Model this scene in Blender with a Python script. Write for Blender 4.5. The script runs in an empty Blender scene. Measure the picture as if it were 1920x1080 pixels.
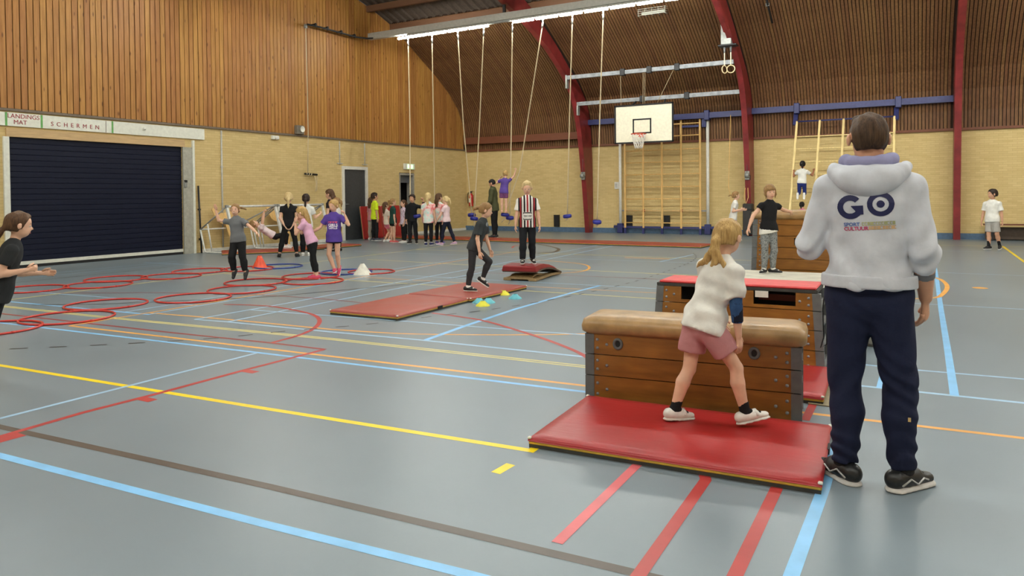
import bpy, math, random
import numpy as np
from mathutils import Vector, Matrix
random.seed(7)
RNG = np.random.default_rng(11)
SC = bpy.context.scene
COL = SC.collection

# ------------------------------------------------------------------ camera
CAM_H, CAM_YAW, CAM_PITCH, CAM_ROLL, CAM_F, CAM_CY = 1.40, 0.5130, 0.0189, -0.0092, 1350.97, 390.75
cam_d = bpy.data.cameras.new('camera'); cam = bpy.data.objects.new('camera', cam_d); COL.objects.link(cam)
cy_, sy_ = math.cos(CAM_YAW), math.sin(CAM_YAW)
fw = Vector((-sy_, cy_, 0)); rt = Vector((cy_, sy_, 0)); up = Vector((0, 0, 1))
fw2 = fw*math.cos(CAM_PITCH) - up*math.sin(CAM_PITCH); up2 = up*math.cos(CAM_PITCH) + fw*math.sin(CAM_PITCH)
r3 = rt*math.cos(CAM_ROLL) + up2*math.sin(CAM_ROLL); u3 = up2*math.cos(CAM_ROLL) - rt*math.sin(CAM_ROLL)
mw = Matrix((r3, u3, -fw2)).transposed().to_4x4(); mw.translation = Vector((0, 0, CAM_H)); cam.matrix_world = mw
cam_d.sensor_width = 36; cam_d.lens = CAM_F/1920*36; cam_d.shift_y = -(540-CAM_CY)/1920
cam_d.clip_start = 0.05; cam_d.clip_end = 200
SC.camera = cam

# ------------------------------------------------------------------ world, exposure
w = bpy.data.worlds.new('world'); SC.world = w; w.use_nodes = True
w.node_tree.nodes['Background'].inputs[0].default_value = (0.75, 0.8, 0.9, 1)
w.node_tree.nodes['Background'].inputs[1].default_value = 0.15
SC.view_settings.view_transform = 'Standard'; SC.view_settings.look = 'None'
SC.view_settings.gamma = 1; SC.view_settings.use_curve_mapping = False
SC.view_settings.exposure = 0.0
LAMP = 132.0          # emission strength of the fluorescent tubes

# ------------------------------------------------------------------ helpers
def srgb(h, k=1.0):
    if isinstance(h, str):
        h = h.lstrip('#'); c = [int(h[i:i+2], 16)/255 for i in (0, 2, 4)]
    else: c = [v/255 for v in h]
    return tuple(min(1, k*(v/12.92 if v <= 0.04045 else ((v+0.055)/1.055)**2.4)) for v in c) + (1,)

MATS = {}
class NT:
    def __init__(s, name):
        s.m = bpy.data.materials.new(name); s.m.use_nodes = True
        s.t = s.m.node_tree; s.b = s.t.nodes['Principled BSDF']; s.out = s.t.nodes['Material Output']
    def n(s, typ, **kw):
        nd = s.t.nodes.new(typ)
        for k, v in kw.items():
            if k.startswith('i_'):
                nm = k[2:]; nm = int(nm) if nm.isdigit() else nm
                nd.inputs[nm].default_value = v
            else: setattr(nd, k, v)
        return nd
    def l(s, a, b): s.t.links.new(a, b)
    def set(s, **kw):
        for k, v in kw.items(): s.b.inputs[k.replace('_', ' ')].default_value = v
    def mix(s, fac, a, b, blend='MIX'):
        nd = s.t.nodes.new('ShaderNodeMix'); nd.data_type = 'RGBA'; nd.blend_type = blend
        for sock, v in ((nd.inputs[0], fac), (nd.inputs[6], a), (nd.inputs[7], b)):
            if hasattr(v, 'is_linked'): s.l(v, sock)
            else: sock.default_value = v
        return nd.outputs[2]
    def math(s, op, a, b=0.0):
        nd = s.t.nodes.new('ShaderNodeMath'); nd.operation = op
        for sock, v in ((nd.inputs[0], a), (nd.inputs[1], b)):
            if hasattr(v, 'is_linked'): s.l(v, sock)
            else: sock.default_value = v
        return nd.outputs[0]
    def ramp(s, fac, stops):
        nd = s.t.nodes.new('ShaderNodeValToRGB'); cr = nd.color_ramp
        while len(cr.elements) < len(stops): cr.elements.new(0.5)
        for e, (p, c) in zip(cr.elements, stops): e.position = p; e.color = c
        s.l(fac, nd.inputs[0]); return nd.outputs[0]
    def coords(s, scale=(1, 1, 1), kind='Object', rnd=False):
        tc = s.n('ShaderNodeTexCoord'); mp = s.n('ShaderNodeMapping'); mp.inputs['Scale'].default_value = scale
        s.l(tc.outputs[kind], mp.inputs[0])
        if rnd:
            oi = s.n('ShaderNodeObjectInfo'); sc = s.n('ShaderNodeVectorMath', operation='SCALE'); 
            cmb = s.n('ShaderNodeCombineXYZ'); s.l(oi.outputs['Random'], cmb.inputs[0]); s.l(oi.outputs['Random'], cmb.inputs[1]); s.l(oi.outputs['Random'], cmb.inputs[2])
            s.l(cmb.outputs[0], sc.inputs[0]); sc.inputs['Scale'].default_value = 53.0; s.l(sc.outputs[0], mp.inputs['Location'])
        return mp.outputs[0]
    def noise(s, vec, scale, detail=4, rough=0.55, out='Fac'):
        nd = s.n('ShaderNodeTexNoise'); nd.inputs['Scale'].default_value = scale; nd.inputs['Detail'].default_value = detail
        nd.inputs['Roughness'].default_value = rough; s.l(vec, nd.inputs['Vector']); return nd.outputs[out]
    def bump(s, h, strength=0.2, dist=0.01):
        nd = s.n('ShaderNodeBump'); nd.inputs['Strength'].default_value = strength; nd.inputs['Distance'].default_value = dist
        s.l(h, nd.inputs['Height']); s.l(nd.outputs[0], s.b.inputs['Normal'])

def plain(name, col, rough=0.5, metal=0.0, var=0.06, nscale=14, bump=0.0, spec=0.5, aniso=(1, 1, 1)):
    key = ('plain', name)
    if key in MATS: return MATS[key]
    n = NT(name); c = srgb(col); v = n.coords(aniso)
    f = n.noise(v, nscale, 4)
    d = tuple(x*(1-var*3) for x in c[:3]) + (1,); b = tuple(min(1, x*(1+var*2)) for x in c[:3]) + (1,)
    n.l(n.ramp(f, [(0.3, d), (0.7, b)]), n.b.inputs['Base Color'])
    n.set(Roughness=rough, Metallic=metal); n.b.inputs['Specular IOR Level'].default_value = spec
    if bump: n.bump(n.noise(v, nscale*6, 3), bump, 0.004)
    MATS[key] = n.m; return n.m

def fabric(name, col, rough=0.85, var=0.07, bump=0.25):
    key = ('fab', name)
    if key in MATS: return MATS[key]
    n = NT(name); c = srgb(col); v = n.coords()
    f = n.noise(v, 9, 5); g = n.noise(v, 420, 2)
    d = tuple(x*(1-var*2) for x in c[:3]) + (1,); b = tuple(min(1, x*(1+var)) for x in c[:3]) + (1,)
    n.l(n.ramp(f, [(0.3, d), (0.7, b)]), n.b.inputs['Base Color'])
    n.set(Roughness=rough); n.b.inputs['Specular IOR Level'].default_value = 0.25
    h = n.math('ADD', n.math('MULTIPLY', n.noise(v, 28, 3), 1.0), n.math('MULTIPLY', g, 0.12))
    n.bump(h, bump, 0.012)
    MATS[key] = n.m; return n.m

def emit(name, col, strength):
    n = NT(name); n.set(Roughness=0.4); n.b.inputs['Base Color'].default_value = (0.9, 0.9, 0.9, 1)
    n.b.inputs['Emission Color'].default_value = col; n.b.inputs['Emission Strength'].default_value = strength
    return n.m

def tag(o, label=None, cat=None, group=None, kind=None):
    if label: o['label'] = label
    if cat: o['category'] = cat
    if group: o['group'] = group
    if kind: o['kind'] = kind
    return o

def empty(name, loc=(0, 0, 0), rz=0.0, label=None, cat=None, group=None, kind=None, parent=None):
    o = bpy.data.objects.new(name, None); COL.objects.link(o); o.location = loc; o.rotation_euler = (0, 0, rz)
    o.empty_display_size = 0.1
    if parent: o.parent = parent
    return tag(o, label, cat, group, kind)

def link(name, me, mat=None, parent=None, **kw):
    o = bpy.data.objects.new(name, me); COL.objects.link(o)
    if mat is not None:
        if len(me.materials) == 0: me.materials.append(mat)
    if parent: o.parent = parent
    return tag(o, **kw) if kw else o

def perp(d):
    d = Vector(d).normalized(); a = Vector((0, 0, 1)) if abs(d.z) < 0.9 else Vector((1, 0, 0))
    u = d.cross(a).normalized(); return d, u, d.cross(u).normalized()

class MB:
    def __init__(s): s.v = []; s.f = []; s.sm = []
    def add(s, vs, fs, smooth=False):
        o = len(s.v); s.v += [tuple(p) for p in vs]; s.f += [tuple(i+o for i in f) for f in fs]; s.sm += [smooth]*len(fs); return s
    def box(s, c, size, rz=0.0, bev=0.0, mat=None):
        x, y, z = (d/2 for d in size); c = Vector(c)
        M = mat if mat is not None else Matrix.Rotation(rz, 3, 'Z')
        if bev <= 0:
            vs = [c + M @ Vector((i*x, j*y, k*z)) for k in (-1, 1) for j in (-1, 1) for i in (-1, 1)]
            return s.add(vs, [(0, 2, 3, 1), (4, 5, 7, 6), (0, 1, 5, 4), (2, 6, 7, 3), (0, 4, 6, 2), (1, 3, 7, 5)])
        vs = []; b = min(bev, x*.99, y*.99, z*.99)
        for k in (-1, 1):
            for j in (-1, 1):
                for i in (-1, 1):
                    vs += [c + M @ Vector((i*x, j*(y-b), k*(z-b))), c + M @ Vector((i*(x-b), j*y, k*(z-b))), c + M @ Vector((i*(x-b), j*(y-b), k*z))]
        def I(i, j, k, a): return (((k+1)//2*2 + (j+1)//2)*2 + (i+1)//2)*3 + a
        F = []
        for sgn in (-1, 1):
            F.append([I(sgn, -1, -1, 0), I(sgn, 1, -1, 0), I(sgn, 1, 1, 0), I(sgn, -1, 1, 0)][::sgn])
            F.append([I(-1, sgn, -1, 1), I(1, sgn, -1, 1), I(1, sgn, 1, 1), I(-1, sgn, 1, 1)][::-sgn])
            F.append([I(-1, -1, sgn, 2), I(1, -1, sgn, 2), I(1, 1, sgn, 2), I(-1, 1, sgn, 2)][::sgn])
        for a in (-1, 1):
            for b2 in (-1, 1):
                F.append([I(-1, a, b2, 1), I(1, a, b2, 1), I(1, a, b2, 2), I(-1, a, b2, 2)][::a*b2])
                F.append([I(a, -1, b2, 0), I(a, 1, b2, 0), I(a, 1, b2, 2), I(a, -1, b2, 2)][::-a*b2])
                F.append([I(a, b2, -1, 0), I(a, b2, 1, 0), I(a, b2, 1, 1), I(a, b2, -1, 1)][::a*b2])
        for k in (-1, 1):
            for j in (-1, 1):
                for i in (-1, 1):
                    t = [I(i, j, k, 0), I(i, j, k, 1), I(i, j, k, 2)]; F.append(t if i*j*k > 0 else t[::-1])
        return s.add(vs, F)
    def cyl(s, a, b, r0, r1=None, n=10, caps=True):
        r1 = r0 if r1 is None else r1; a, b = Vector(a), Vector(b); d, u, v = perp(b-a)
        vs = []
        for p, r in ((a, r0), (b, r1)):
            for i in range(n):
                t = 2*math.pi*i/n; vs.append(p + (u*math.cos(t) + v*math.sin(t))*r)
        o = len(s.v)
        s.add(vs, [(i, (i+1) % n, n+(i+1) % n, n+i) for i in range(n)], True)
        if caps:
            s.f += [tuple(o+n-1-i for i in range(n)), tuple(o+n+i for i in range(n))]; s.sm += [False, False]
        return s
    def tube(s, pts, r, n=8, closed=False, radii=None):
        pts = [Vector(p) for p in pts]; N = len(pts); base = None; vs = []
        for i, p in enumerate(pts):
            if closed: d = pts[(i+1) % N] - pts[i-1]
            else: d = pts[min(i+1, N-1)] - pts[max(i-1, 0)]
            d.normalize()
            if base is None: _, u, _ = perp(d)
            else: u = (base - d*base.dot(d)).normalized()
            base = u; w_ = d.cross(u); rr = radii[i] if radii else r
            for k in range(n):
                t = 2*math.pi*k/n; vs.append(p + (u*math.cos(t) + w_*math.sin(t))*rr)
        F = []
        for i in range(N if closed else N-1):
            j = (i+1) % N
            for k in range(n): F.append((i*n+k, i*n+(k+1) % n, j*n+(k+1) % n, j*n+k))
        o = len(s.v); s.add(vs, F, True)
        if not closed:
            s.f += [tuple(o+n-1-k for k in range(n)), tuple(o+(N-1)*n+k for k in range(n))]; s.sm += [True, True]
        return s
    def prism(s, poly, z0, z1, M=None):
        n = len(poly); M = M or Matrix.Identity(4)
        vs = [M @ Vector((p[0], p[1], z0)) for p in poly] + [M @ Vector((p[0], p[1], z1)) for p in poly]
        return s.add(vs, [tuple(range(n))[::-1], tuple(range(n, 2*n))] + [(i, (i+1) % n, n+(i+1) % n, n+i) for i in range(n)])
    def lathe(s, prof, c=(0, 0, 0), n=24):
        c = Vector(c); vs = []
        for r, z in prof:
            for i in range(n): t = 2*math.pi*i/n; vs.append(c + Vector((r*math.cos(t), r*math.sin(t), z)))
        F = [(j*n+i, j*n+(i+1) % n, (j+1)*n+(i+1) % n, (j+1)*n+i) for j in range(len(prof)-1) for i in range(n)]
        return s.add(vs, F, True)
    def mesh(s, name):
        me = bpy.data.meshes.new(name); me.from_pydata(s.v, [], s.f); me.update()
        me.polygons.foreach_set('use_smooth', s.sm); return me
    def build(s, name, mat=None, parent=None, **kw): return link(name, s.mesh(name), mat, parent, **kw)

def text_mesh(txt, size, bold=0.0, extrude=0.0, align='CENTER', spacing=1.0):
    cu = bpy.data.curves.new('lettering', 'FONT'); cu.body = txt; cu.size = size; cu.align_x = align; cu.align_y = 'CENTER'
    cu.offset = bold; cu.extrude = extrude; cu.space_character = spacing; cu.resolution_u = 4
    o = bpy.data.objects.new('lettering', cu); COL.objects.link(o)
    bpy.context.view_layer.update()
    me = bpy.data.meshes.new_from_object(o.evaluated_get(bpy.context.evaluated_depsgraph_get()))
    bpy.data.objects.remove(o); bpy.data.curves.remove(cu); me.materials.clear(); return me
# ------------------------------------------------------------------ hall dimensions (metres)
XL, XR, YN, YF, HB = -15.90, 12.85, -6.00, 24.50, 3.18
YC = (YN + YF)/2
ROOF = [(24.45, 3.18), (24.38, 3.7), (24.2, 4.3), (23.85, 4.85), (23.3, 5.35), (22.4, 5.93), (21.4, 6.46), (20.6, 6.9), (19.7, 7.33)]
DECK = [(19.7, 7.33), (18.9, 7.6), (18.1, 7.8), (16.5, 8.1), (14.0, 8.4), (11.5, 8.6), (YC, 8.7)]
ROOF_N = [(2*YC-y, z) for y, z in ROOF]
def roof_z(y):
    y = y if y >= YC else 2*YC - y
    P = (ROOF + DECK[1:])[::-1]
    return float(np.interp(y, [p[0] for p in P], [p[1] for p in P]))

# ------------------------------------------------------------------ surface materials
def mat_floor():
    n = NT('sports_floor'); v = n.coords()
    f = n.noise(v, 0.5, 5, 0.6); g = n.noise(v, 60, 3)
    c = n.mix(n.ramp(f, [(0.3, (0, 0, 0, 1)), (0.7, (1, 1, 1, 1))]), srgb((112, 125, 133)), srgb((124, 137, 145)))
    sv = n.coords((0.9, 5.0, 1)); sc = n.noise(sv, 3.0, 9, 0.78)
    c = n.mix(n.math('MULTIPLY', n.ramp(sc, [(0.66, (0, 0, 0, 1)), (0.72, (1, 1, 1, 1))]), 0.10), c, (0.5, 0.52, 0.52, 1))
    c = n.mix(n.math('MULTIPLY', g, 0.10), c, srgb((150, 155, 155)))
    n.l(c, n.b.inputs['Base Color'])
    r = n.math('ADD', n.math('MULTIPLY', f, 0.14), 0.27); n.l(r, n.b.inputs['Roughness'])
    n.b.inputs['Specular IOR Level'].default_value = 0.42
    n.bump(n.noise(v, 350, 2), 0.04, 0.002); return n.m
def mat_brick(ax):
    n = NT('yellow_brick_' + ax); tc = n.n('ShaderNodeTexCoord'); sp = n.n('ShaderNodeSeparateXYZ'); cb = n.n('ShaderNodeCombineXYZ')
    n.l(tc.outputs['Object'], sp.inputs[0]); n.l(sp.outputs['Y' if ax == 'y' else 'X'], cb.inputs[0]); n.l(sp.outputs['Z'], cb.inputs[1])
    br = n.n('ShaderNodeTexBrick'); br.offset = 0.5
    for k, val in dict(Scale=1.0).items(): br.inputs[k].default_value = val
    br.inputs['Mortar Size'].default_value = 0.0045; br.inputs['Mortar Smooth'].default_value = 0.3; br.inputs['Brick Width'].default_value = 0.22; br.inputs['Row Height'].default_value = 0.0625
    br.inputs['Bias'].default_value = 0.1
    br.inputs['Color1'].default_value = srgb((200, 176, 120)); br.inputs['Color2'].default_value = srgb((216, 194, 138)); br.inputs['Mortar'].default_value = srgb((188, 163, 110))
    n.l(cb.outputs[0], br.inputs['Vector'])
    f = n.noise(cb.outputs[0], 1.1, 5); g = n.noise(cb.outputs[0], 30, 3)
    st_ = n.n('ShaderNodeMapping'); st_.inputs['Scale'].default_value = (.9, 7, 1); n.l(cb.outputs[0], st_.inputs[0]); sk = n.noise(st_.outputs[0], 1.6, 4)
    c = n.mix(n.math('MULTIPLY', n.ramp(sk, [(.4, (0, 0, 0, 1)), (.7, (1, 1, 1, 1))]), 0.35), br.outputs['Color'], srgb((222, 200, 146)))
    c = n.mix(n.math('MULTIPLY', f, 0.30), c, srgb((168, 138, 88)))
    c = n.mix(n.math('MULTIPLY', g, 0.25), c, srgb((215, 186, 130)))
    n.l(c, n.b.inputs['Base Color']); n.set(Roughness=0.85); n.b.inputs['Specular IOR Level'].default_value = 0.2
    h = n.math('SUBTRACT', n.math('MULTIPLY', g, 0.15), br.outputs['Fac']); n.bump(h, 0.3, 0.008); return n.m
def mat_plank(name, dark, light, island=False, knots=True, rough=0.5):
    n = NT(name); v = n.coords((7, 7, 0.5), rnd=not island)
    g = n.noise(v, 3.0, 7, 0.6)
    if island:
        gi = n.n('ShaderNodeNewGeometry'); rn = gi.outputs['Random Per Island']
    else:
        oi = n.n('ShaderNodeObjectInfo'); rn = oi.outputs['Random']
    c = n.mix(n.ramp(g, [(0.32, (0, 0, 0, 1)), (0.68, (1, 1, 1, 1))]), srgb(dark), srgb(light))
    hs = n.n('ShaderNodeHueSaturation'); n.l(c, hs.inputs['Color']); n.l(n.math('ADD', n.math('MULTIPLY', rn, 0.26), 0.88), hs.inputs['Value'])
    n.l(n.math('ADD', n.math('MULTIPLY', rn, 0.014), 0.493), hs.inputs['Hue'])
    out = hs.outputs[0]
    if knots:
        vk = n.coords((1, 1, 0.32), rnd=not island); vo = n.n('ShaderNodeTexVoronoi'); vo.inputs['Scale'].default_value = 7.5; n.l(vk, vo.inputs['Vector'])
        k = n.ramp(vo.outputs['Distance'], [(0.07, (1, 1, 1, 1)), (0.16, (0, 0, 0, 1))])
        out = n.mix(n.math('MULTIPLY', k, 0.75), out, srgb((82, 44, 18)))
    n.l(out, n.b.inputs['Base Color']); n.set(Roughness=rough); n.b.inputs['Specular IOR Level'].default_value = 0.3
    n.bump(g, 0.15, 0.004); return n.m
M_FLOOR = mat_floor(); M_BRICK_X = mat_brick('x'); M_BRICK_Y = mat_brick('y')
M_PLANK = mat_plank('pine_cladding', (150, 101, 48), (180, 129, 69))
M_SLAT = mat_plank('stained_slats', (98, 67, 42), (124, 89, 57), island=True, knots=False)
M_GAP = plain('shadow_gap_board', (46, 26, 14), 0.9)
M_DECK = plain('roof_deck', (74, 62, 52), 0.85, var=0.1)
M_PURLIN = plain('purlin_wood', (104, 70, 46), 0.7, aniso=(0.3, 4, 4))
M_ARCH = plain('red_glulam', (126, 42, 42), 0.38, var=0.10, nscale=3, aniso=(1, 1, 1), bump=0.05)
M_WHITE = plain('white_paint', (226, 224, 214), 0.5, var=0.03)
M_CREAM = plain('cream_board', (222, 222, 208), 0.5, var=0.03)
M_GALV = plain('galvanised_steel', (140, 143, 146), 0.5, metal=0.4, var=0.1, nscale=9)
M_GREYM = plain('grey_metal', (150, 152, 148), 0.45, metal=0.3)
M_DARKM = plain('dark_metal', (40, 40, 42), 0.45, metal=0.4)
M_BLACK = plain('black_rubber', (20, 20, 21), 0.7)
M_BLUEB = plain('blue_enamel', (42, 47, 98), 0.45, var=0.05)
M_NAVY = plain('navy_shutter', (17, 22, 42), 0.5, var=0.06, spec=0.25)
M_ROPE = plain('hemp_rope', (206, 188, 152), 0.9, nscale=90, bump=0.3)
M_BAR = plain('ash_wood', (222, 180, 110), 0.45, aniso=(3, 3, 0.4), nscale=8)
M_RED = plain('red_paint', (160, 34, 34), 0.45)
M_TRIMB = plain('brown_trim', (112, 62, 36), 0.6, aniso=(.3, 4, 4))

# ------------------------------------------------------------------ floor and court lines
fl_o = MB().add([(XL-0.3, YN-0.3, 0), (XR+0.3, YN-0.3, 0), (XR+0.3, YF+0.3, 0), (XL-0.3, YF+0.3, 0)], [(0, 1, 2, 3)]).build('floor', M_FLOOR, kind='structure')
LINEC = dict(blue=(132, 194, 240), pale=(160, 196, 222), yellow=(250, 216, 30), faint=(216, 204, 128), orange=(236, 170, 82), red=(176, 58, 56), pink=(212, 102, 108), brown=(84, 74, 66), dark=(62, 60, 60), deepred=(150, 62, 62))
M_LINE = {k: plain('line_paint_' + k, c, 0.38, var=0.04, nscale=5, spec=0.4) for k, c in LINEC.items()}
line_level = [0]
def line(col, pts, wd=0.05, name='floor_line'):
    line_level[0] += 1; z = 0.0008 + 0.00002*line_level[0]
    pts = [Vector((p[0], p[1], 0)) for p in pts]; N = len(pts); L_, R_ = [], []
    for i, p in enumerate(pts):
        a = (pts[i]-pts[i-1]).normalized() if i else None; b = (pts[i+1]-pts[i]).normalized() if i < N-1 else None
        t = ((a or b) + (b or a)).normalized(); nrm = Vector((-t.y, t.x, 0)); k = 1/max(0.4, nrm.dot(Vector((-(b or a).y, (b or a).x, 0))))
        L_.append(p + nrm*wd/2*k); R_.append(p - nrm*wd/2*k)
    m = MB(); m.add([(v.x, v.y, z) for v in L_ + R_], [(N+i, N+i+1, i+1, i) for i in range(N-1)])
    return m.build(name, M_LINE[col], fl_o)
def smooth(pts, n=6):
    out = []; P = [Vector((p[0], p[1], 0)) for p in pts]
    for i in range(len(P)-1):
        p0, p1, p2, p3 = P[max(i-1, 0)], P[i], P[i+1], P[min(i+2, len(P)-1)]
        for k in range(n):
            t = k/n; out.append(0.5*((2*p1) + (p2-p0)*t + (2*p0-5*p1+4*p2-p3)*t*t + (3*p1-p0-3*p2+p3)*t**3))
    return out + [P[-1]]
# lines running across the hall (left-right)
line('brown', [(-8.5, 2.12), (-4.93, 2.29), (-2.74, 2.43), (-0.93, 2.51), (0.6, 2.56), (9, 2.8)], 0.055)
line('blue', [(-8, 1.80), (-4.36, 2.03), (-2.43, 2.14), (-1.44, 2.21), (0.4, 2.28), (9, 2.6)], 0.055)
line('yellow', [(-10, 2.98), (-6.75, 3.15), (-3.85, 3.32), (-1.84, 3.455), (-1.84, 3.9)], 0.05)
line('yellow', [(-1.85, 3.09), (-1.84, 3.23)], 0.055)
line('blue', [(-13.5, 3.95), (-9.09, 4.25), (-5.19, 4.50), (-3.48, 4.59), (-2.05, 4.67), (-1.0, 4.72)], 0.045)
line('orange', [(-8.15, 4.50), (-6.52, 4.59), (-4.48, 4.69), (-2.12, 4.82), (-0.63, 4.865), (0.52, 4.93), (9, 5.2)], 0.045)
line('faint', [(-13.5, 4.74), (-10.38, 4.90), (-8.29, 5.0), (-5.02, 5.24), (-2.35, 5.33), (-1.5, 5.36)], 0.03)
line('faint', [(-13.5, 4.79), (-10.38, 4.95), (-8.29, 5.05), (-5.02, 5.29), (-2.35, 5.385), (-1.5, 5.42)], 0.03)
line('deepred', [(-13.5, 4.35), (-9.72, 4.60), (-6.76, 4.76), (-5.40, 4.86), (-4.72, 4.88)], 0.045)
line('red', [(-4.73, 4.86), (-4.75, 3.99), (-4.74, 3.24), (-4.76, 2.70), (-4.71, 2.10), (-4.68, 1.2)], 0.05)
for y in (2.20, 3.09, 3.98): line('red', [(-4.73, y), (-4.60, y)], 0.075 if y > 2.5 else 0.16)
line('pale', [(-5.11, 1.6), (-5.11, 2.38), (-5.13, 3.25), (-5.17, 4.49)], 0.04)
line('blue', [(-14.5, 4.95), (-10.80, 5.19), (-9.55, 5.28), (-8.04, 5.38)], 0.045)
line('orange', [(-8.14, 5.46), (-7.38, 5.54), (-6.62, 5.59), (-5.38, 5.65)] + smooth([(-5.38, 5.65), (-4.88, 5.73), (-4.41, 5.85), (-3.58, 6.22), (-2.91, 6.62), (-2.3, 7.2)])[1:], 0.04)
line('pale', [(-7.24, 5.40), (-6.76, 5.46), (-5.27, 5.54), (-4.25, 5.62), (-2.49, 5.68), (-0.02, 5.735), (0.61, 5.75), (9, 6.0)], 0.045)
line('pale', [(-12.2, 5.86), (-11.04, 5.95), (-10.04, 6.04), (-8.86, 6.08), (-8.14, 6.11)], 0.04)
line('pale', [(-7.22, 6.18), (-5.98, 6.29), (-5.01, 6.39), (-3.43, 6.51), (-2.88, 6.57), (-0.05, 6.43), (0.69, 6.48), (9, 6.75)], 0.04)
line('faint', [(-11.11, 8.92), (-8.32, 9.10), (-6.41, 9.17), (-3.0, 9.26), (-1.9, 9.3)], 0.045)
line('pale', [(-14.70, 9.72), (-12.03, 9.80), (-9.55, 10.03), (-5.93, 10.15), (-3.34, 10.25), (0.28, 10.26), (1.09, 10.29), (10, 10.5)], 0.04)
line('orange', [(-8.4, 9.55), (-5.18, 9.66), (-3.2, 9.8), (-1.9, 9.85)], 0.035)
line('faint', [(-10.63, 12.30), (-7.83, 12.14), (-4.26, 12.16), (-1, 12.2)], 0.05)
line('faint', [(-11.35, 15.05), (-9.76, 15.14), (-6.92, 15.30), (-4.14, 15.3), (-1, 15.4)], 0.055)
line('pale', [(-12.5, 14.0), (-6.68, 14.22), (-3.82, 14.38), (0.31, 14.33), (1.51, 14.34), (10, 14.5)], 0.035)
line('orange', [(-5.6, 14.95), (-4.6, 15.0)], 0.09)
line('deepred', [(-7.0, 11.0), (-5, 11.3), (-2.3, 11.45)], 0.03)
line('faint', [(-13, 19.3), (-5, 21.5), (4, 21.7)], 0.05)
line('pale', [(-4.6, 18.2), (0.32, 19.6), (6, 19.4)], 0.03)
# lines running along the hall
line('orange', [(-8.15, 4.50), (-8.17, 5.02), (-8.18, 5.6), (-8.33, 8.49), (-8.45, 10.4), (-8.52, 12.19), (-8.6, 15.6)], 0.04)
line('faint', [(-11.03, 5.20), (-11.06, 5.95), (-11.15, 7.8), (-11.2, 10.0), (-11.30, 14.13), (-11.5, 17.87)], 0.05)
line('pale', [(-8.50, 5.37), (-8.55, 6.4), (-8.68, 7.95), (-8.72, 9.6), (-8.75, 13.5)], 0.04)
line('pale', [(-8.06, 5.40), (-8.10, 6.08), (-8.16, 7.86), (-8.36, 9.88), (-8.45, 11.6)], 0.04)
line('pale', [(-7.24, 5.40), (-7.23, 6.8), (-7.33, 9.17), (-7.38, 11.43), (-7.6, 18.2)], 0.045)
line('pale', [(-6.76, 5.46), (-6.80, 6.3), (-6.86, 9.39), (-6.88, 11.89), (-7.14, 18.2)], 0.045)
line('blue', [(-4.15, 5.64), (-4.22, 6.42), (-4.29, 7.65), (-4.28, 9.30), (-4.23, 10.22)], 0.06)
line('pale', [(-4.6, 14.3), (-4.45, 16.3)], 0.05)
line('pink', [(-1.26, 2.58), (-1.26, 3.7)], 0.05)
line('red', [(-0.89, 0.4), (-0.89, 2.52), (-0.90, 3.50), (-0.97, 3.68)], 0.055)
line('red', [(-0.58, 0.4), (-0.58, 2.67), (-0.58, 3.7)], 0.055)
line('red', [(-0.60, 4.7), (-0.60, 5.3)], 0.05)
line('blue', [(-0.41, -1.5), (-0.40, 2.77), (-0.385, 3.66), (-0.39, 4.9)], 0.055)
line('blue', [(-0.23, 5.72), (-0.22, 6.45)], 0.055)
line('blue', [(0.22, 5.74), (0.23, 7.28), (0.24, 9.79), (0.28, 15.4)], 0.055)
line('yellow', [(1.85, 21.7), (1.81, 17.12), (1.8, 12)], 0.055)
for x, a, b in ((-14.25, 3, 10.2), (-13.78, 3, 9.9)): line('pale', [(x, a), (x, b)], 0.03)
line('brown', [(-13.2, 3), (-13.22, 9.4)], 0.035)
# arcs
line('red', smooth([(-7.90, 6.33), (-7.5, 6.46), (-7.09, 6.48), (-6.35, 6.30), (-5.91, 6.02), (-5.60, 5.63), (-5.45, 5.27), (-5.40, 4.87)]), 0.05)
line('red', smooth([(-5.04, 6.98), (-4.27, 6.83), (-3.50, 6.42), (-2.98, 6.09), (-2.52, 5.72), (-2.1, 5.2), (-1.9, 4.7)]), 0.05)
line('deepred', smooth([(-11.10, 5.99), (-9.75, 6.70), (-8.78, 7.04), (-7.89, 7.22), (-6.93, 7.28), (-5.9, 7.2)]), 0.03)
line('dark', smooth([(-10.21, 5.16), (-9.38, 5.67), (-9.04, 6.04), (-8.04, 6.97), (-7.56, 7.94), (-7.06, 9.08), (-6.75, 10.45)]), 0.035)
line('orange', smooth([(-7.3, 13.6), (-6.62, 13.54), (-5.88, 13.24), (-5.48, 12.72), (-5.30, 12.06), (-5.46, 11.60), (-6.0, 11.1)]), 0.05)
line('orange', smooth([(-0.7, 13.6), (0.0, 13.55), (0.26, 13.4), (0.36, 12.78), (0.37, 12.09), (0.29, 11.31), (0.18, 10.89), (-0.2, 10.6)]), 0.06)
line('brown', smooth([(-9.3, 18.0), (-8.83, 17.6), (-8.2, 16.9), (-7.9, 16.4), (-7.7, 15.7), (-7.9, 15.2)]), 0.09)
line('red', smooth([(-9.5, 17.8), (-9.6, 17.2), (-9.3, 16.5)]), 0.06)
def circle_spot(c, r, col, name):
    m = MB(); n = 24; line_level[0] += 1; z = 0.0008 + 0.00002*line_level[0]
    m.add([(c[0]+r*math.cos(2*math.pi*i/n), c[1]+r*math.sin(2*math.pi*i/n), z) for i in range(n)], [tuple(range(n))]); m.build(name, M_LINE[col], fl_o)
circle_spot((0.78, 12.28), 0.1, 'orange', 'floor_spot')
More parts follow.
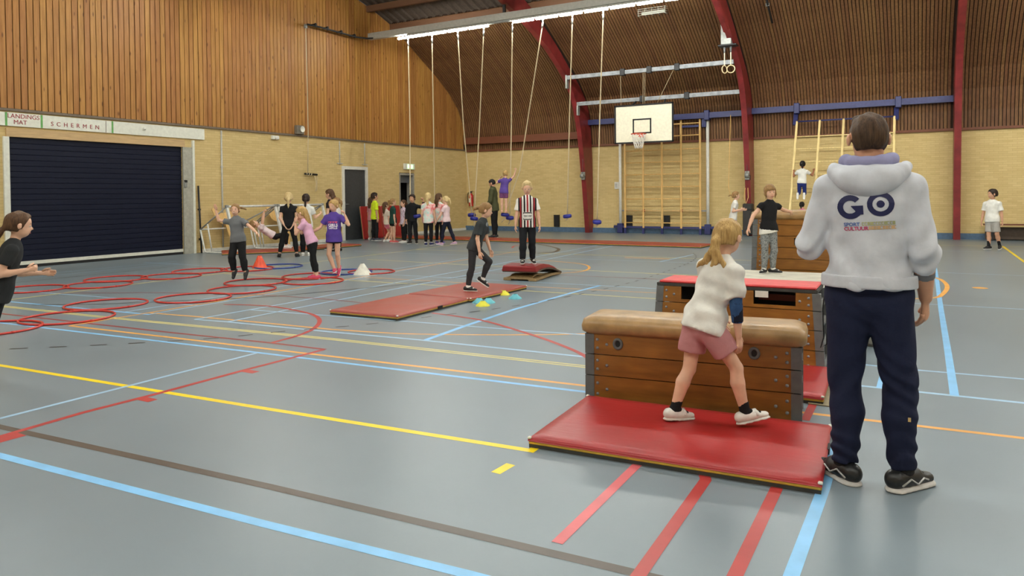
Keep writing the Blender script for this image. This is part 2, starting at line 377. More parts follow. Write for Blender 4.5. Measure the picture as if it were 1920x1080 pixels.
dash = smooth([(-7.9, 3.1), (-7.45, 3.50), (-6.73, 4.11), (-6.08, 4.78), (-5.76, 5.32), (-5.23, 6.06), (-4.84, 6.91), (-4.56, 7.48), (-4.30, 8.34), (-4.06, 9.54), (-3.93, 11.0), (-3.92, 12.4), (-3.99, 14.2), (-4.2, 15.6), (-4.6, 16.8)], 40)
acc, on, cur = 0.0, True, []
for a, b in zip(dash, dash[1:]):
    if on: cur.append(a)
    acc += (b-a).length
    if acc > 0.155:
        if on and len(cur) > 1: line('dark', [cur[0], cur[-1]], 0.032, 'floor_line_dash')
        acc = 0; on = not on; cur = []

# ------------------------------------------------------------------ walls
def wall_y(name, x0, x1, rects, mat, **kw):        # wall parallel to Y between x0 and x1, rects (y0,y1,z0,z1)
    m = MB()
    for y0, y1, z0, z1 in rects: m.box(((x0+x1)/2, (y0+y1)/2, (z0+z1)/2), (x1-x0, y1-y0, z1-z0))
    return m.build(name, mat, kind='structure', **kw)
G0, G1, GH = 7.66, 11.58, 2.66
wl = wall_y('wall_left', XL-0.3, XL, [(YN-.3, G0, 0, HB), (G0, G1, GH, HB), (G1, 17.25, 0, HB), (17.25, 18.45, 2.36, HB), (18.45, 20.16, 0, HB), (20.16, 21.02, 2.22, HB), (21.02, YF+.3, 0, HB)], M_BRICK_Y)
MB().box(((XL+XR)/2, YF+0.15, HB/2), (XR-XL, 0.3, HB)).build('wall_far', M_BRICK_X, kind='structure')
MB().box(((XL+XR)/2, YN-0.15, HB/2), (XR-XL, 0.3, HB)).build('wall_near', M_BRICK_X, kind='structure')
MB().box((XR+0.15, YC, HB/2), (0.3, YF-YN+.6, HB)).build('wall_right', M_BRICK_Y, kind='structure')
# gable backing boards above the brick (left and right)
def gable(name, x, sgn):
    ys = np.linspace(YN+0.02, YF-0.05, 70); v = []
    for y in ys: v += [(x, y, HB), (x, y, roof_z(y))]
    m = MB().add(v, [(2*i, 2*i+2, 2*i+3, 2*i+1)[::sgn] for i in range(len(ys)-1)]); return m.build(name, M_GAP, kind='structure')
gl = gable('wall_left_gable', XL-0.02, 1); gr = gable('wall_right_gable', XR+0.02, -1)
PW = 0.130
def plank_mesh(m, x, y0, y1, z0, sgn=1, t=0.022):
    za, zb = roof_z(y0)-.01, roof_z(y1)-.01
    xs = (x, x+sgn*t)
    v = [(xs[0], y0, z0), (xs[1], y0, z0), (xs[1], y1, z0), (xs[0], y1, z0), (xs[0], y0, za), (xs[1], y0, za), (xs[1], y1, zb), (xs[0], y1, zb)]
    F = [(0, 3, 2, 1), (4, 5, 6, 7), (0, 1, 5, 4), (1, 2, 6, 5), (2, 3, 7, 6), (3, 0, 4, 7)]
    if sgn < 0: F = [f[::-1] for f in F]
    m.add(v, F)
y = 24.28; rest = MB(); k = 0
while y - PW > YN + 0.02:
    if y > 5.5:
        zj = HB + 0.05 + (random.random()*0.004)
        m = MB(); plank_mesh(m, XL + random.uniform(-0.003, 0.003), y-PW+0.019, y, zj); m.build('plank', M_PLANK, gl)
    else: plank_mesh(rest, XL, y-PW+0.019, y, HB+.05)
    y -= PW
rest.build('plank_cladding', mat_plank('pine_cladding_joined', (150, 101, 48), (180, 129, 69), island=True), gl, kind='stuff')
rr = MB(); y = 24.28
while y - PW > YN + 0.02: plank_mesh(rr, XR, y-PW+.009, y, HB+.05, -1); y -= PW
rr.build('plank_cladding', bpy.data.materials['pine_cladding_joined'], gr, kind='stuff')
MB().box((XL+0.02, YC, HB+0.02), (0.06, YF-YN, 0.05)).build('trim_1', plain('grey_trim', (110, 96, 80), 0.6), kind='structure')
MB().box(((XL+XR)/2, YF-0.04, HB-.01), (XR-XL, 0.10, 0.07)).build('trim_2', M_TRIMB, kind='structure')
# ------------------------------------------------------------------ roof
ce = MB(); prof = ROOF + DECK[1:]; prof = prof + [(2*YC-y_, z_) for y_, z_ in prof[::-1][1:]]
v = []
for y_, z_ in prof: v += [(XL-.05, y_, z_+.05), (XR+.05, y_, z_+.05)]
ce.add(v, [(2*i, 2*i+2, 2*i+3, 2*i+1) for i in range(len(prof)-1)])
ceiling = ce.build('ceiling', M_DECK, kind='structure')
gp = MB(); v = []
for y_, z_ in ROOF: v += [(XL, y_, z_+.03), (XR, y_, z_+.03)]
gp.add(v, [(2*i, 2*i+2, 2*i+3, 2*i+1) for i in range(len(ROOF)-1)])
gp.build('slat_backing', M_GAP, ceiling)
rg = [(2*YC-y_, z_) for y_, z_ in ROOF]; gp = MB(); v = []
for y_, z_ in rg: v += [(XL, y_, z_+.02), (XR, y_, z_+.02)]
gp.add(v, [(2*i, 2*i+1, 2*i+3, 2*i+2) for i in range(len(rg)-1)]); gp.build('slat_backing', M_SLAT, ceiling)
ARCH_X = [-10.45, -4.75, 0.97, 6.70]
PITCH, SW = 0.0915, 0.070
def slats(x0, x1, name='roof_slats'):
    m = MB(); n = int((x1-x0)/PITCH)
    P = []
    for i, (y_, z_) in enumerate(ROOF):
        a = Vector(ROOF[max(i-1, 0)]); b = Vector(ROOF[min(i+1, len(ROOF)-1)]); t = (b-a).normalized(); nr = Vector((t.y, -t.x))   # inward normal (y,z)
        if nr.x > 0 and nr.y > 0: nr = -nr
        P.append(((y_, z_), (y_ + nr.x*0.022, z_ + nr.y*0.022)))
    for k in range(n):
        xa = x0 + (k+0.5)*PITCH - SW/2; xb = xa + SW; v = []
        for o_, i_ in P: v += [(xa, *o_), (xa, *i_), (xb, *i_), (xb, *o_)]
        F = []
        for j in range(len(P)-1):
            for c in range(3): F.append((4*j+c, 4*j+4+c, 4*j+5+c, 4*j+1+c))
        m.add(v, F)
    return m.build(name, M_SLAT, ceiling, kind='stuff')
edges = [XL] + ARCH_X + [XR]
for a, b in zip(edges, edges[1:]): slats(a + (0.0 if a == XL else 0.09), b - (0.0 if b == XR else 0.09))
# corrugation of the dark deck and the purlins
dk = MB()
for k in range(int((XR-XL)/0.30)):
    xa = XL + 0.3*k; v = []
    for y_, z_ in DECK: v += [(xa, y_, z_+.04), (xa+.05, y_, z_-.01), (xa+.12, y_, z_-.01), (xa+.17, y_, z_+.04)]
    dk.add(v, [(4*j+c, 4*j+4+c, 4*j+5+c, 4*j+1+c) for j in range(len(DECK)-1) for c in range(3)])
dk.build('deck_ribs', M_DECK, ceiling, kind='stuff')
for y_ in (19.75, 18.55, 16.9, 15.0, 13.2, 11.4, 9.25, 7.1, 5.3, 3.5):
    z_ = roof_z(y_); MB().box(((XL+XR)/2, y_, z_-0.11), (XR-XL, 0.10, 0.20)).build('purlin', M_PURLIN, ceiling)
MB().box(((XL+ARCH_X[0])/2, 24.22, 3.55), (ARCH_X[0]-XL-.2, 0.12, 0.26)).build('timber_rail', M_TRIMB, ceiling)
# ------------------------------------------------------------------ red glulam arches
INN = [(24.10, 0.0), (23.78, 2.05), (23.32, 3.92), (22.65, 5.05), (21.4, 5.86), (20.27, 6.35), (18.57, 6.85), (16, 7.4), (13, 7.85), (YC, 8.05)]
OUT = [(24.46, 0.0), (24.42, 2.4), (24.2, 4.15), (23.6, 4.98), (22.4, 5.75), (21.1, 6.5), (19.1, 7.35), (16.2, 8.0), (13, 8.45), (YC, 8.62)]
def dense(P):
    s = smooth(P, 5); return [(p.x, p.y) for p in s]
inn, out = dense(INN), dense(OUT)
inn += [(2*YC-a, b) for a, b in inn[::-1][1:]]; out += [(2*YC-a, b) for a, b in out[::-1][1:]]
for i, x in enumerate(ARCH_X):
    m = MB(); v = []
    for (yi, zi), (yo, zo) in zip(inn, out): v += [(x-.085, yi, zi), (x+.085, yi, zi), (x+.085, yo, zo), (x-.085, yo, zo)]
    F = []
    for j in range(len(inn)-1):
        for c in range(4): F.append((4*j+c, 4*j+(c+1) % 4, 4*j+4+(c+1) % 4, 4*j+4+c))
    m.add(v, F + [(0, 3, 2, 1), tuple(4*(len(inn)-1)+c for c in range(4))])
    m.build('roof_arch', M_ARCH, tag(empty('arch_frame', (0, 0, 0)), ['red arched glulam beam beside the basketball backboard, nearest the dark door wall', 'red arched glulam beam with the gymnastic rings hanging from it', 'red arched glulam column rising behind the standing man, straight in the picture', 'red arched glulam beam beyond the right side of the hall'][i], 'beam', 'red arched roof beams'))
# plinth along far wall, baseboard on left wall
MB().box(((XL+XR)/2, YF-0.05, 0.085), (XR-XL, 0.10, 0.17)).build('baseboard_far', plain('blue_plinth', (78, 104, 130), 0.55), kind='structure')
bb = MB()
for a, b in ((YN, 7.5), (12.1, 17.2), (18.5, 20.1), (21.05, YF-.1)): bb.box((XL+0.012, (a+b)/2, 0.045), (0.025, b-a, 0.09))
bb.build('baseboard_left', M_WHITE, kind='structure')

# ------------------------------------------------------------------ roller shutter on the left wall
d1 = empty('door_1', (XL, (G0+G1)/2, 0), kind='structure'); tag(d1, 'dark navy roller shutter with horizontal slats under the lettered board', None)
def at_door(m, name, mat, parent): 
    o = m.build(name, mat, parent); o.matrix_parent_inverse = Matrix.Translation(-parent.location); return o
NS = 22; z0 = 0.13; sh = (GH - z0)/NS
sl_me = None
for k in range(NS):
    m = MB(); yc = (G0+G1)/2; hz = sh/2
    w2 = (G1-G0)/2; prof_s = [(0.0, -hz), (0.012, -hz+.002), (0.018, hz-.012), (0.0, hz-.003), (0.0, hz)]
    if sl_me is None:
        v = []
        for sx in (-w2, w2):
            v += [(a, sx, b) for a, b in prof_s]
        n_ = len(prof_s); m.add(v, [(i, i+1, n_+i+1, n_+i) for i in range(n_-1)]); sl_me = m.mesh('shutter_slat')
    o = link('shutter_slat', sl_me, M_NAVY, d1); o.location = (-0.05, 0, z0 + sh*(k+.5))
MB().box((-0.08, 0, GH/2), (0.03, G1-G0, GH)).build('shutter_back', M_BLACK, d1)
MB().box((-0.035, 0, 0.095), (0.045, G1-G0, 0.07)).build('bottom_bar', M_CREAM, d1)
MB().box((-0.035, 0, 0.03), (0.04, G1-G0, 0.06)).build('rubber_seal', M_BLACK, d1)
MB().box((0.02, G0-d1.location.y-0.055, GH/2), (0.05, 0.11, GH)).build('frame_post', M_CREAM, d1)
MB().box((0.015, G1-d1.location.y+0.13, GH/2), (0.04, 0.26, GH)).build('side_panel', plain('grey_panel', (168, 166, 152), 0.6), d1)
MB().box((0.025, G1-d1.location.y+0.29, 1.42), (0.06, 0.06, 2.84)).build('frame_post', M_CREAM, d1)
MB().box((0.02, 0.0, GH+0.085), (0.05, G1-G0+.1, 0.17)).build('lintel', plain('raw_pine_lintel', (196, 164, 118), 0.7, aniso=(4, .3, 4)), d1)
ks = MB().box((0.05, G1-d1.location.y+0.05, 1.73), (0.04, 0.07, 0.14), bev=.006).build('key_switch', M_GREYM, d1)
MB().box((0.055, G1-d1.location.y+0.05, 1.81), (0.05, 0.06, 0.06)).build('switch_cap', M_BLACK, ks)
# lettered board
sb = empty('sign_board', (XL+0.03, 9.4, 3.01), label='long cream board lettered LANDiNGS MAT and SCHERMEN above the roller shutter', cat='sign')
MB().box((0, 0.0, 0), (0.03, 5.6, 0.27)).build('board', M_CREAM, sb)
for yy in (7.61, 8.28, 9.79): MB().box((0.016, yy-9.4, 0), (0.004, 0.04, 0.265)).build('green_stripe', plain('green_tape', (96, 160, 80), 0.5), sb)
M_LET = plain('maroon_lettering', (150, 40, 48), 0.5)
MB().box((0.016, 9.52-9.4+.12, 0.0), (0.003, 0.012, 0.26)).build('board_joint', plain('joint', (96, 80, 64), .7), sb)
def wall_text(txt, yc, zc, size, bold, sp, par):
    me = text_mesh(txt, size, bold, 0.002, spacing=sp); co = np.empty(len(me.vertices)*3, np.float32); me.vertices.foreach_get('co', co); co = co.reshape(-1, 3)
    lab = np.arange(len(co)); ed = np.array([e.vertices[:] for e in me.edges])
    for _ in range(200):                                  # connected letters
        m = np.minimum(lab[ed[:, 0]], lab[ed[:, 1]]); old = lab.copy(); np.minimum.at(lab, ed[:, 0], m); np.minimum.at(lab, ed[:, 1], m)
        if (old == lab).all(): break
    for u_ in np.unique(lab):
        ids = np.where(lab == u_)[0]; mp = {int(a): k for k, a in enumerate(ids)}; m = MB()
        m.add([co[i] for i in ids], [tuple(mp[v] for v in p.vertices) for p in me.polygons if p.vertices[0] in mp])
        o = m.build('letter', M_LET, par); o.matrix_local = Matrix.Translation((0.018, yc, zc)) @ Matrix(((0, 0, 1, 0), (1, 0, 0, 0), (0, 1, 0, 0), (0, 0, 0, 1)))
wall_text('LANDiNGS', 7.935-9.4, 0.065, 0.125, 0.0, 1.0, sb); wall_text('MAT', 7.87-9.4, -0.055, 0.125, 0.0, 1.0, sb)
wall_text('S C H E R M E N', 8.975-9.4, -0.035, 0.125, 0.0, 1.18, sb)
# grey door
d2 = empty('door_2', (XL, 17.85, 0), kind='structure'); tag(d2, 'dark grey flush door in a white frame on the brick wall')
MB().box((-0.03, 0, 1.13), (0.05, 1.02, 2.26)).build('door_leaf', plain('dark_grey_door', (62, 64, 66), 0.5), d2)
for s_ in (-1, 1): MB().box((0.0, s_*0.555, 1.18), (0.10, 0.09, 2.36)).build('door_frame', M_WHITE, d2)
MB().box((0.0, 0, 2.31), (0.10, 1.02, 0.10)).build('door_frame', M_WHITE, d2)
MB().cyl((0.0, -0.46, 1.15), (0.06, -0.46, 1.15), 0.011).cyl((0.055, -0.47, 1.15), (0.055, -0.33, 1.15), 0.01).box((0.0, -.46, 1.12), (0.012, .04, .18)).build('door_handle', M_GALV, d2)
# open doorway with a dark passage behind
d3 = empty('door_3', (XL, 20.59, 0), kind='structure'); tag(d3, 'open doorway into a dark passage beside the lit exit sign')
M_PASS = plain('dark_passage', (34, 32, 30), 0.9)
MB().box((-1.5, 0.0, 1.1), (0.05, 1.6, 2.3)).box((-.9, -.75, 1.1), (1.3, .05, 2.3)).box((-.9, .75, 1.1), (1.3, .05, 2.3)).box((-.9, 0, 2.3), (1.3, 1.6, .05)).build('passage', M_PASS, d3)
for s_ in (-1, 1): MB().box((-0.14, s_*0.40, 1.1), (0.30, 0.06, 2.2)).build('door_frame', plain('grey_frame', (150, 146, 136), .5), d3)
MB().box((-0.14, 0, 2.165), (0.30, 0.74, 0.07)).build('door_frame', bpy.data.materials['grey_frame'], d3)
MB().box((-0.2, 0, 2.0), (0.04, 0.74, 0.26)).build('transom', plain('transom_panel', (92, 98, 104), .4), d3)
# exit sign
es = empty('exit_sign', (XL+.04, 20.68, 2.44), label='small glowing green emergency exit sign over the open doorway', cat='sign')
MB().box((0, 0, 0), (0.06, 0.62, 0.21), bev=.008).build('housing', M_CREAM, es)
MB().box((0.032, 0.03, 0), (0.006, 0.36, 0.17)).build('lit_panel', emit('exit_glow', srgb((150, 225, 120)), 0.9), es)
MB().box((0.037, -0.07, 0), (0.004, 0.07, 0.11)).box((0.037, 0.06, 0.045), (0.004, 0.08, 0.02)).box((0.037, 0.06, -.045), (0.004, 0.08, 0.02)).box((0.037, 0.03, 0), (0.004, 0.02, 0.11)).box((0.037, 0.14, 0), (0.004, 0.03, 0.11)).build('pictogram', emit('exit_white', (1, 1, 1, 1), 0.9), es)
# ------------------------------------------------------------------ fluorescent light rows
M_TUBE = emit('fluorescent_tube', (0.985, 1.0, 0.925, 1), LAMP)
M_BEAM = plain('grey_channel', (176, 174, 164), 0.5, var=0.04)
LZ = 6.37
tube_me = MB().cyl((-0.335, 0, 0), (0.335, 0, 0), 0.036, n=8).mesh('tube')
half_me = MB().cyl((-0.16, 0, 0), (0.16, 0, 0), 0.036, n=8).mesh('tube')
fit_me = MB().box((0, 0, 0.055), (0.74, 0.12, 0.05)).mesh('fitting')
def light_row(y, label, x0=-15.5, x1=12.0):
    r = empty('light_row', (0, y, 0), label=label, cat='light', group='fluorescent light rows under the roof')
    MB().box(((x0+x1)/2, 0, LZ+.19), (x1-x0, 0.16, 0.20)).build('channel_beam', M_BEAM, r)
    x = -14.36; k = 0; first = True
    while x < x1 - 0.8:
        w_ = 0.40 if first else 0.745
        skip = any(abs(x + 0.37 - a) < 0.40 for a in ARCH_X)
        if not skip:
            o = link('tube', half_me if first else tube_me, M_TUBE, r); o.location = (x + w_/2, 0, LZ)
            if not first: f = link('fitting', fit_me, M_BEAM, r); f.location = (x + w_/2, 0, LZ)
        else: MB().box((x+.37, 0, LZ+.06), (.7, .10, .05)).box((x+.37, .085, LZ+.19), (.24, .012, .19)).build('joint_plate', M_GREYM, r)
        x += w_ + 0.005; first = False
    zt_ = float(np.interp(y, [p[0] for p in inn[::-1]], [p[1] for p in inn[::-1]]))-.03
    for a in ARCH_X:
        MB().box((a, 0, (LZ+.28 + zt_)/2), (0.08, 0.06, zt_-LZ-.28)).build('hanger', M_DARKM, r)
    return r
light_row(18.20, 'row of lit fluorescent tubes under a grey channel carrying the climbing ropes')
light_row(11.65, 'row of lit fluorescent tubes over the middle of the hall, out of the picture')
light_row(5.10, 'row of lit fluorescent tubes above the foreground vault boxes, out of the picture')
light_row(-1.45, 'row of lit fluorescent tubes behind the camera, out of the picture')
# caged lamp on the slatted roof
cl = empty('caged_lamp', (-6.77, 20.5, 6.72), label='white wire-caged lamp fixed to the slatted roof beside the light row', cat='lamp')
MB().box((0, 0.1, 0.0), (0.72, 0.10, 0.08), bev=.01).build('lamp_body', M_CREAM, cl)
for zz in (-0.09, -0.03, 0.03, 0.09): MB().tube([(-.44, .05, zz), (-.42, -.1, zz), (.42, -.1, zz), (.44, .05, zz)], 0.007, 5).build('cage_wire', M_CREAM, cl)
for xx in (-.4, -.2, 0, .2, .4): MB().tube([(xx, .08, .1), (xx, -.1, .1), (xx, -.1, -.1), (xx, .08, -.1)], 0.007, 5).build('cage_wire', M_CREAM, cl)

# ------------------------------------------------------------------ climbing ropes with blue disc seats
M_SEAT = plain('blue_plastic_seat', (38, 44, 138), 0.4)
seat_me = MB().lathe([(0.02, -.052), (.095, -.052), (.118, -.035), (.124, 0), (.118, .035), (.095, .052), (.02, .052)], n=20).mesh('seat')
def rope(top, pts, seat, tail, label, seat2=False):
    r = empty('climbing_rope', (top[0], top[1], 0), label=label, cat='rope', group='climbing ropes hanging from the light row')
    off = Vector((top[0], top[1], 0)); P = [Vector(p)-off for p in [top] + pts]
    sm = []
    for i in range(len(P)-1):
        for k in range(6): sm.append(P[i].lerp(P[i+1], k/6))
    sm.append(P[-1]); MB().tube(sm, 0.017, 8).build('rope', M_ROPE, r)
    t = P[0]; d = (P[1]-P[0]).normalized()
    MB().cyl(t + Vector((0, 0, .10)), t + d*0.02, 0.022).cyl(t, t + d*0.16, 0.028, 0.02).build('rope_fitting', M_GREYM, r)
    if seat is not None:
        s = link('seat', seat_me, M_SEAT, r); s.location = Vector(seat)-off; s.rotation_euler = (random.uniform(-.15, .15), random.uniform(-.15, .15), 0)
        a = Vector(seat)-off; MB().tube([a, a + Vector((.01, 0, -.08)), a + Vector(tail)], 0.02, 8, radii=[.02, .028, .014]).build('rope_tail', M_ROPE, r)
    return r
RY, RZ = 18.2, 6.24
rope((-13.94, RY, RZ), [(-13.6, 17.8, 3.6), (-13.1, 17.12, 1.35), (-12.8, 16.95, 0.85)], (-12.74, 16.95, 0.80), (.1, -.05, -.3), 'leftmost climbing rope, held by the child in the black tracksuit')
rope((-13.02, RY, RZ), [(-13.0, RY, 3.5), (-12.98, RY, .8)], (-12.98, RY, .78), (.02, 0, -.2), 'straight climbing rope hanging behind the girls in tie-dyed shirts')
rope((-12.07, RY, RZ), [(-11.9, RY, 3.5), (-11.70, RY+.1, .84)], (-11.70, RY+.1, .80), (.06, 0, -.1), 'climbing rope slanting right beside the fire extinguisher, seat higher of the two')
rope((-11.15, RY, RZ), [(-11.33, RY, 3.5), (-11.49, RY-.1, .75)], (-11.49, RY-.1, .70), (0, 0, -.24), 'climbing rope slanting left beside the fire extinguisher, seat lower of the two')
rope((-10.19, RY, RZ), [(-10.33, RY+.15, 3.5), (-10.50, RY+.3, .77)], (-10.50, RY+.3, .72), (-.05, 0, -.2), 'climbing rope hanging just behind the swinging girl in purple')
rope((-9.20, RY, RZ), [(-9.98, RY, 2.1), (-10.46, RY-.05, .86)], (-10.46, RY-.05, .82), (-.12, 0, -.22), 'climbing rope pulled aside by the swinging girl standing on its blue seat')
rope((-8.29, RY, RZ), [(-8.4, RY, 3.5), (-8.49, RY, .84)], (-8.49, RY, .79), (-.05, 0, -.12), 'climbing rope hanging in front of the left red arch, right of the striped boy')
rope((-7.38, RY, RZ), [(-7.5, RY, 3.5), (-7.60, RY, .69)], (-7.60, RY, .64), (-.06, 0, -.15), 'rightmost climbing rope, beside the basketball backboard')
# guide rail and tied rope on the left wall
gr_ = empty('rope_guide_rail', (-15.6, 15.6, 6.45), label='black bent guide rail running along the plank wall to the light row', cat='rail')
MB().tube([(0, -.02, 0), (0, .5, .02), (0, 1.4, .02), (0, 2.1, .02), (.12, 2.45, .03), (.45, 2.6, .04), (1.2, 2.6, .03)], 0.028, 8).build('rail', M_DARKM, gr_)
for yy in (0.3, .8, 1.4, 2.0): MB().box((-.08, yy, 0.06), (.22, .06, .05)).cyl((0, yy, -.02), (0, yy, .1), .03).build('wall_bracket', M_DARKM, gr_)
wr = empty('wall_rope', (-15.72, 15.62, 0), label='long pale cord hanging down the plank wall to a cleat on the bricks', cat='rope')
MB().tube([(0, 0, 6.42), (.01, .02, 4.5), (.01, .03, 3.3), (0, .0, 2.1)], 0.014, 6).build('cord', M_ROPE, wr)
MB().box((0, 0, 6.42), (.08, .08, .12), bev=.01).build('pulley', M_GREYM, wr)
MB().tube([(0, .28, 2.02), (.01, .33, 1.8), (.0, .30, 1.55), (0, .36, 1.6), (0, .38, 2.0)], .012, 6).build('cord_loop', M_ROPE, wr)
ct = empty('rope_cleat', (-15.84, 15.8, 2.06), label='dark cleat wound with cord on the brick wall', cat='cleat')
MB().cyl((0.02, -.2, .02), (.02, .3, 0), .03).build('cleat_bar', M_DARKM, ct)
MB().tube([(.04+.035*math.cos(k*1.2), -.16+.018*k, .035*math.sin(k*1.2)) for k in range(14)], .013, 6).build('wound_cord', M_ROPE, ct)

# ------------------------------------------------------------------ small fixtures on the left wall
def fixture(name, label, cat, loc, parts):
    e = empty(name, loc, label=label, cat=cat)
    for nm, m, mt in parts: m.build(nm, mt, e)
    return e
M_PIPE = plain('grey_conduit', (186, 184, 174), .5)
fixture('conduit_pipe', 'thin pale conduit running down the bricks right of the roller shutter', 'pipe', (XL+.02, 12.73, 0), [('pipe', MB().cyl((0, 0, 0.1), (0, 0, 3.15), .022), M_PIPE), ('pipe_clip', MB().box((0, 0, 2.2), (.04, .07, .03)), M_PIPE)])
for yy, lab in ((17.16, 'thin conduit above the left side of the grey door'), (18.34, 'thin conduit above the right side of the grey door')):
    fixture('conduit_pipe', lab, 'pipe', (XL+.015, yy, 0), [('pipe', MB().cyl((0, 0, 2.40), (0, 0, 3.14), .018), M_PIPE), ('pipe_clip', MB().box((0, 0, 2.44), (.03, .24, .03)), M_PIPE)])
fixture('steel_pole', 'slim dark pole leaning on the wall beside the shutter panel', 'pole', (XL+.06, 12.0, 0), [('pole', MB().cyl((.06, 0, 0), (0, -.02, 1.7), .022), M_DARKM), ('clamp', MB().box((.03, 0, .35), (.06, .07, .05)).box((0.01, -.01, 1.1), (.05, .06, .04)), M_DARKM)])
fixture('speaker_box', 'small grey speaker on the planks just above the brick edge', 'speaker', (XL+.08, 15.41, 3.36), [('housing', MB().box((0, 0, 0), (.14, .28, .26), bev=.015), plain('speaker_grey', (120, 112, 98), .6)), ('cone', MB().lathe([(.0, 0), (.05, .01), (.09, .03)], n=16), M_CREAM)])
bpy.data.objects['cone'].matrix_local = Matrix.Translation((.075, .03, .02)) @ Matrix.Rotation(math.pi/2, 4, 'Y')
fixture('alarm_box', 'small white box fixed below the plank edge', 'box', (XL+.04, 14.45, 3.08), [('housing', MB().box((0, 0, 0), (.08, .10, .11), bev=.01), M_CREAM), ('lens', MB().box((.03, .12, 0), (.08, .12, .11), bev=.02), M_WHITE)])
fixture('lamp_sensor', 'small round white knob on the lettered board', 'sensor', (XL+.06, 9.95+.6, 3.03), [('knob', MB().lathe([(0, -.03), (.03, -.025), (.035, 0), (.03, .025), (0, .03)], n=12), M_WHITE)])

# ------------------------------------------------------------------ far wall equipment
def hbeam(name, label, x0, x1, y, z, s, mat, dz=0.0, clamps=()):
    e = empty(name, ((x0+x1)/2, y, z), label=label, cat='beam')
    L = x1-x0; a = math.atan2(dz, L)
    MB().box((0, 0, 0), (L, s, s*1.15), mat=Matrix.Rotation(-a, 3, 'Y')).build('beam', mat, e)
    for c in clamps: MB().box((c-(x0+x1)/2, -s*.15, 0), (.16, s*1.5, s*2.0), bev=.01).build('clamp', M_DARKM if mat is M_GALV else mat, e)
    return e
hbeam('steel_beam', 'upper galvanised steel beam between two red arches, ropes hanging to the backboard', -10.37, -4.83, 22.25, 5.34, .11, M_GALV, 0, (-8.35, -7.45, -6.55))
hbeam('steel_beam', 'lower galvanised steel beam right behind the top of the basketball backboard', -10.37, -4.83, 23.15, 4.55, .11, M_GALV, 0, (-8.0, -6.5))
for i, (zz, yy) in enumerate(((5.2, 22.25), (4.38, 23.15))): MB().box((ARCH_X[0]+.10, yy, zz), (.05, .16, .45)).build('bracket', M_GREYM, [o for o in bpy.data.objects if o.name.startswith('steel_beam')][i]).matrix_parent_inverse = Matrix.Translation(-Vector([o for o in bpy.data.objects if o.name.startswith('steel_beam')][i].location))
hbeam('blue_beam', 'blue steel beam behind the backboard holding the wall bars', -10.37, -4.83, 24.12, 3.98, .16, M_BLUEB, 0, (-9.2, -6.1))
hbeam('blue_beam', 'blue steel beam above the tilted climbing ladder behind the man', -4.66, 0.88, 24.12, 4.02, .16, M_BLUEB, 0, (-3.3, -0.5))
# basketball goal
bk = empty('basketball_goal', (-7.715, 22.4, 0), label='white basketball backboard with black border, orange rim and white net', cat='hoop')
MB().box((0, 0, 3.66), (1.94, .03, 1.25)).build('backboard', plain('white_board', (232, 226, 202), .45, var=.03), bk)
for nm, c, sz in (('border', (0, -.018, 4.265), (1.98, .03, .05)), ('border', (0, -.018, 3.055), (1.98, .03, .05)), ('border', (-.965, -.018, 3.66), (.05, .03, 1.25)), ('border', (.965, -.018, 3.66), (.05, .03, 1.25)),
                  ('target_line', (-.05, -.02, 3.80), (.62, .012, .045)), ('target_line', (-.05, -.02, 3.36), (.62, .012, .045)), ('target_line', (-.34, -.02, 3.58), (.045, .012, .48)), ('target_line', (.24, -.02, 3.58), (.045, .012, .48))):
    MB().box(c, sz).build(nm, M_BLACK, bk)
M_RIM = plain('orange_rim', (214, 72, 34), .4)
rc = Vector((-.03, -.40, 3.30)); R_ = .235
MB().tube([rc + Vector((R_*math.cos(2*math.pi*k/28), R_*math.sin(2*math.pi*k/28), 0)) for k in range(28)], .014, 8, closed=True).box((rc.x, -.08, 3.27), (.16, .16, .10)).build('rim', M_RIM, bk)
nt = MB()
for k in range(12):
    for sgn in (-1, 1):
        nt.tube([rc + Vector((R_*(1-.52*t)*math.cos(2*math.pi*(k+sgn*t*2.0)/12), R_*(1-.52*t)*math.sin(2*math.pi*(k+sgn*t*2.0)/12), -.46*t)) for t in (0, .2, .4, .6, .8, 1)], .008, 5)
nt.build('net', plain('white_net', (236, 232, 222), .8), bk)
for s_ in (-1, 1):
    MB().tube([(s_*.55, .03, 3.9), (s_*.55, .4, 4.3), (s_*.5, .75, 4.5)], .03, 6).build('support_strut', M_DARKM, bk)
for a, b in (((-.76, 0, 4.28), (-.72, -.15, 5.30)), ((.45, 0, 4.28), (1.05, -.15, 5.30)), ((-.02, 0, 4.28), (.05, -.15, 5.30)), ((.04, 0, 4.28), (.11, -.15, 5.30))):
    MB().cyl(a, b, .008, n=6).build('suspension_cord', M_ROPE, bk)

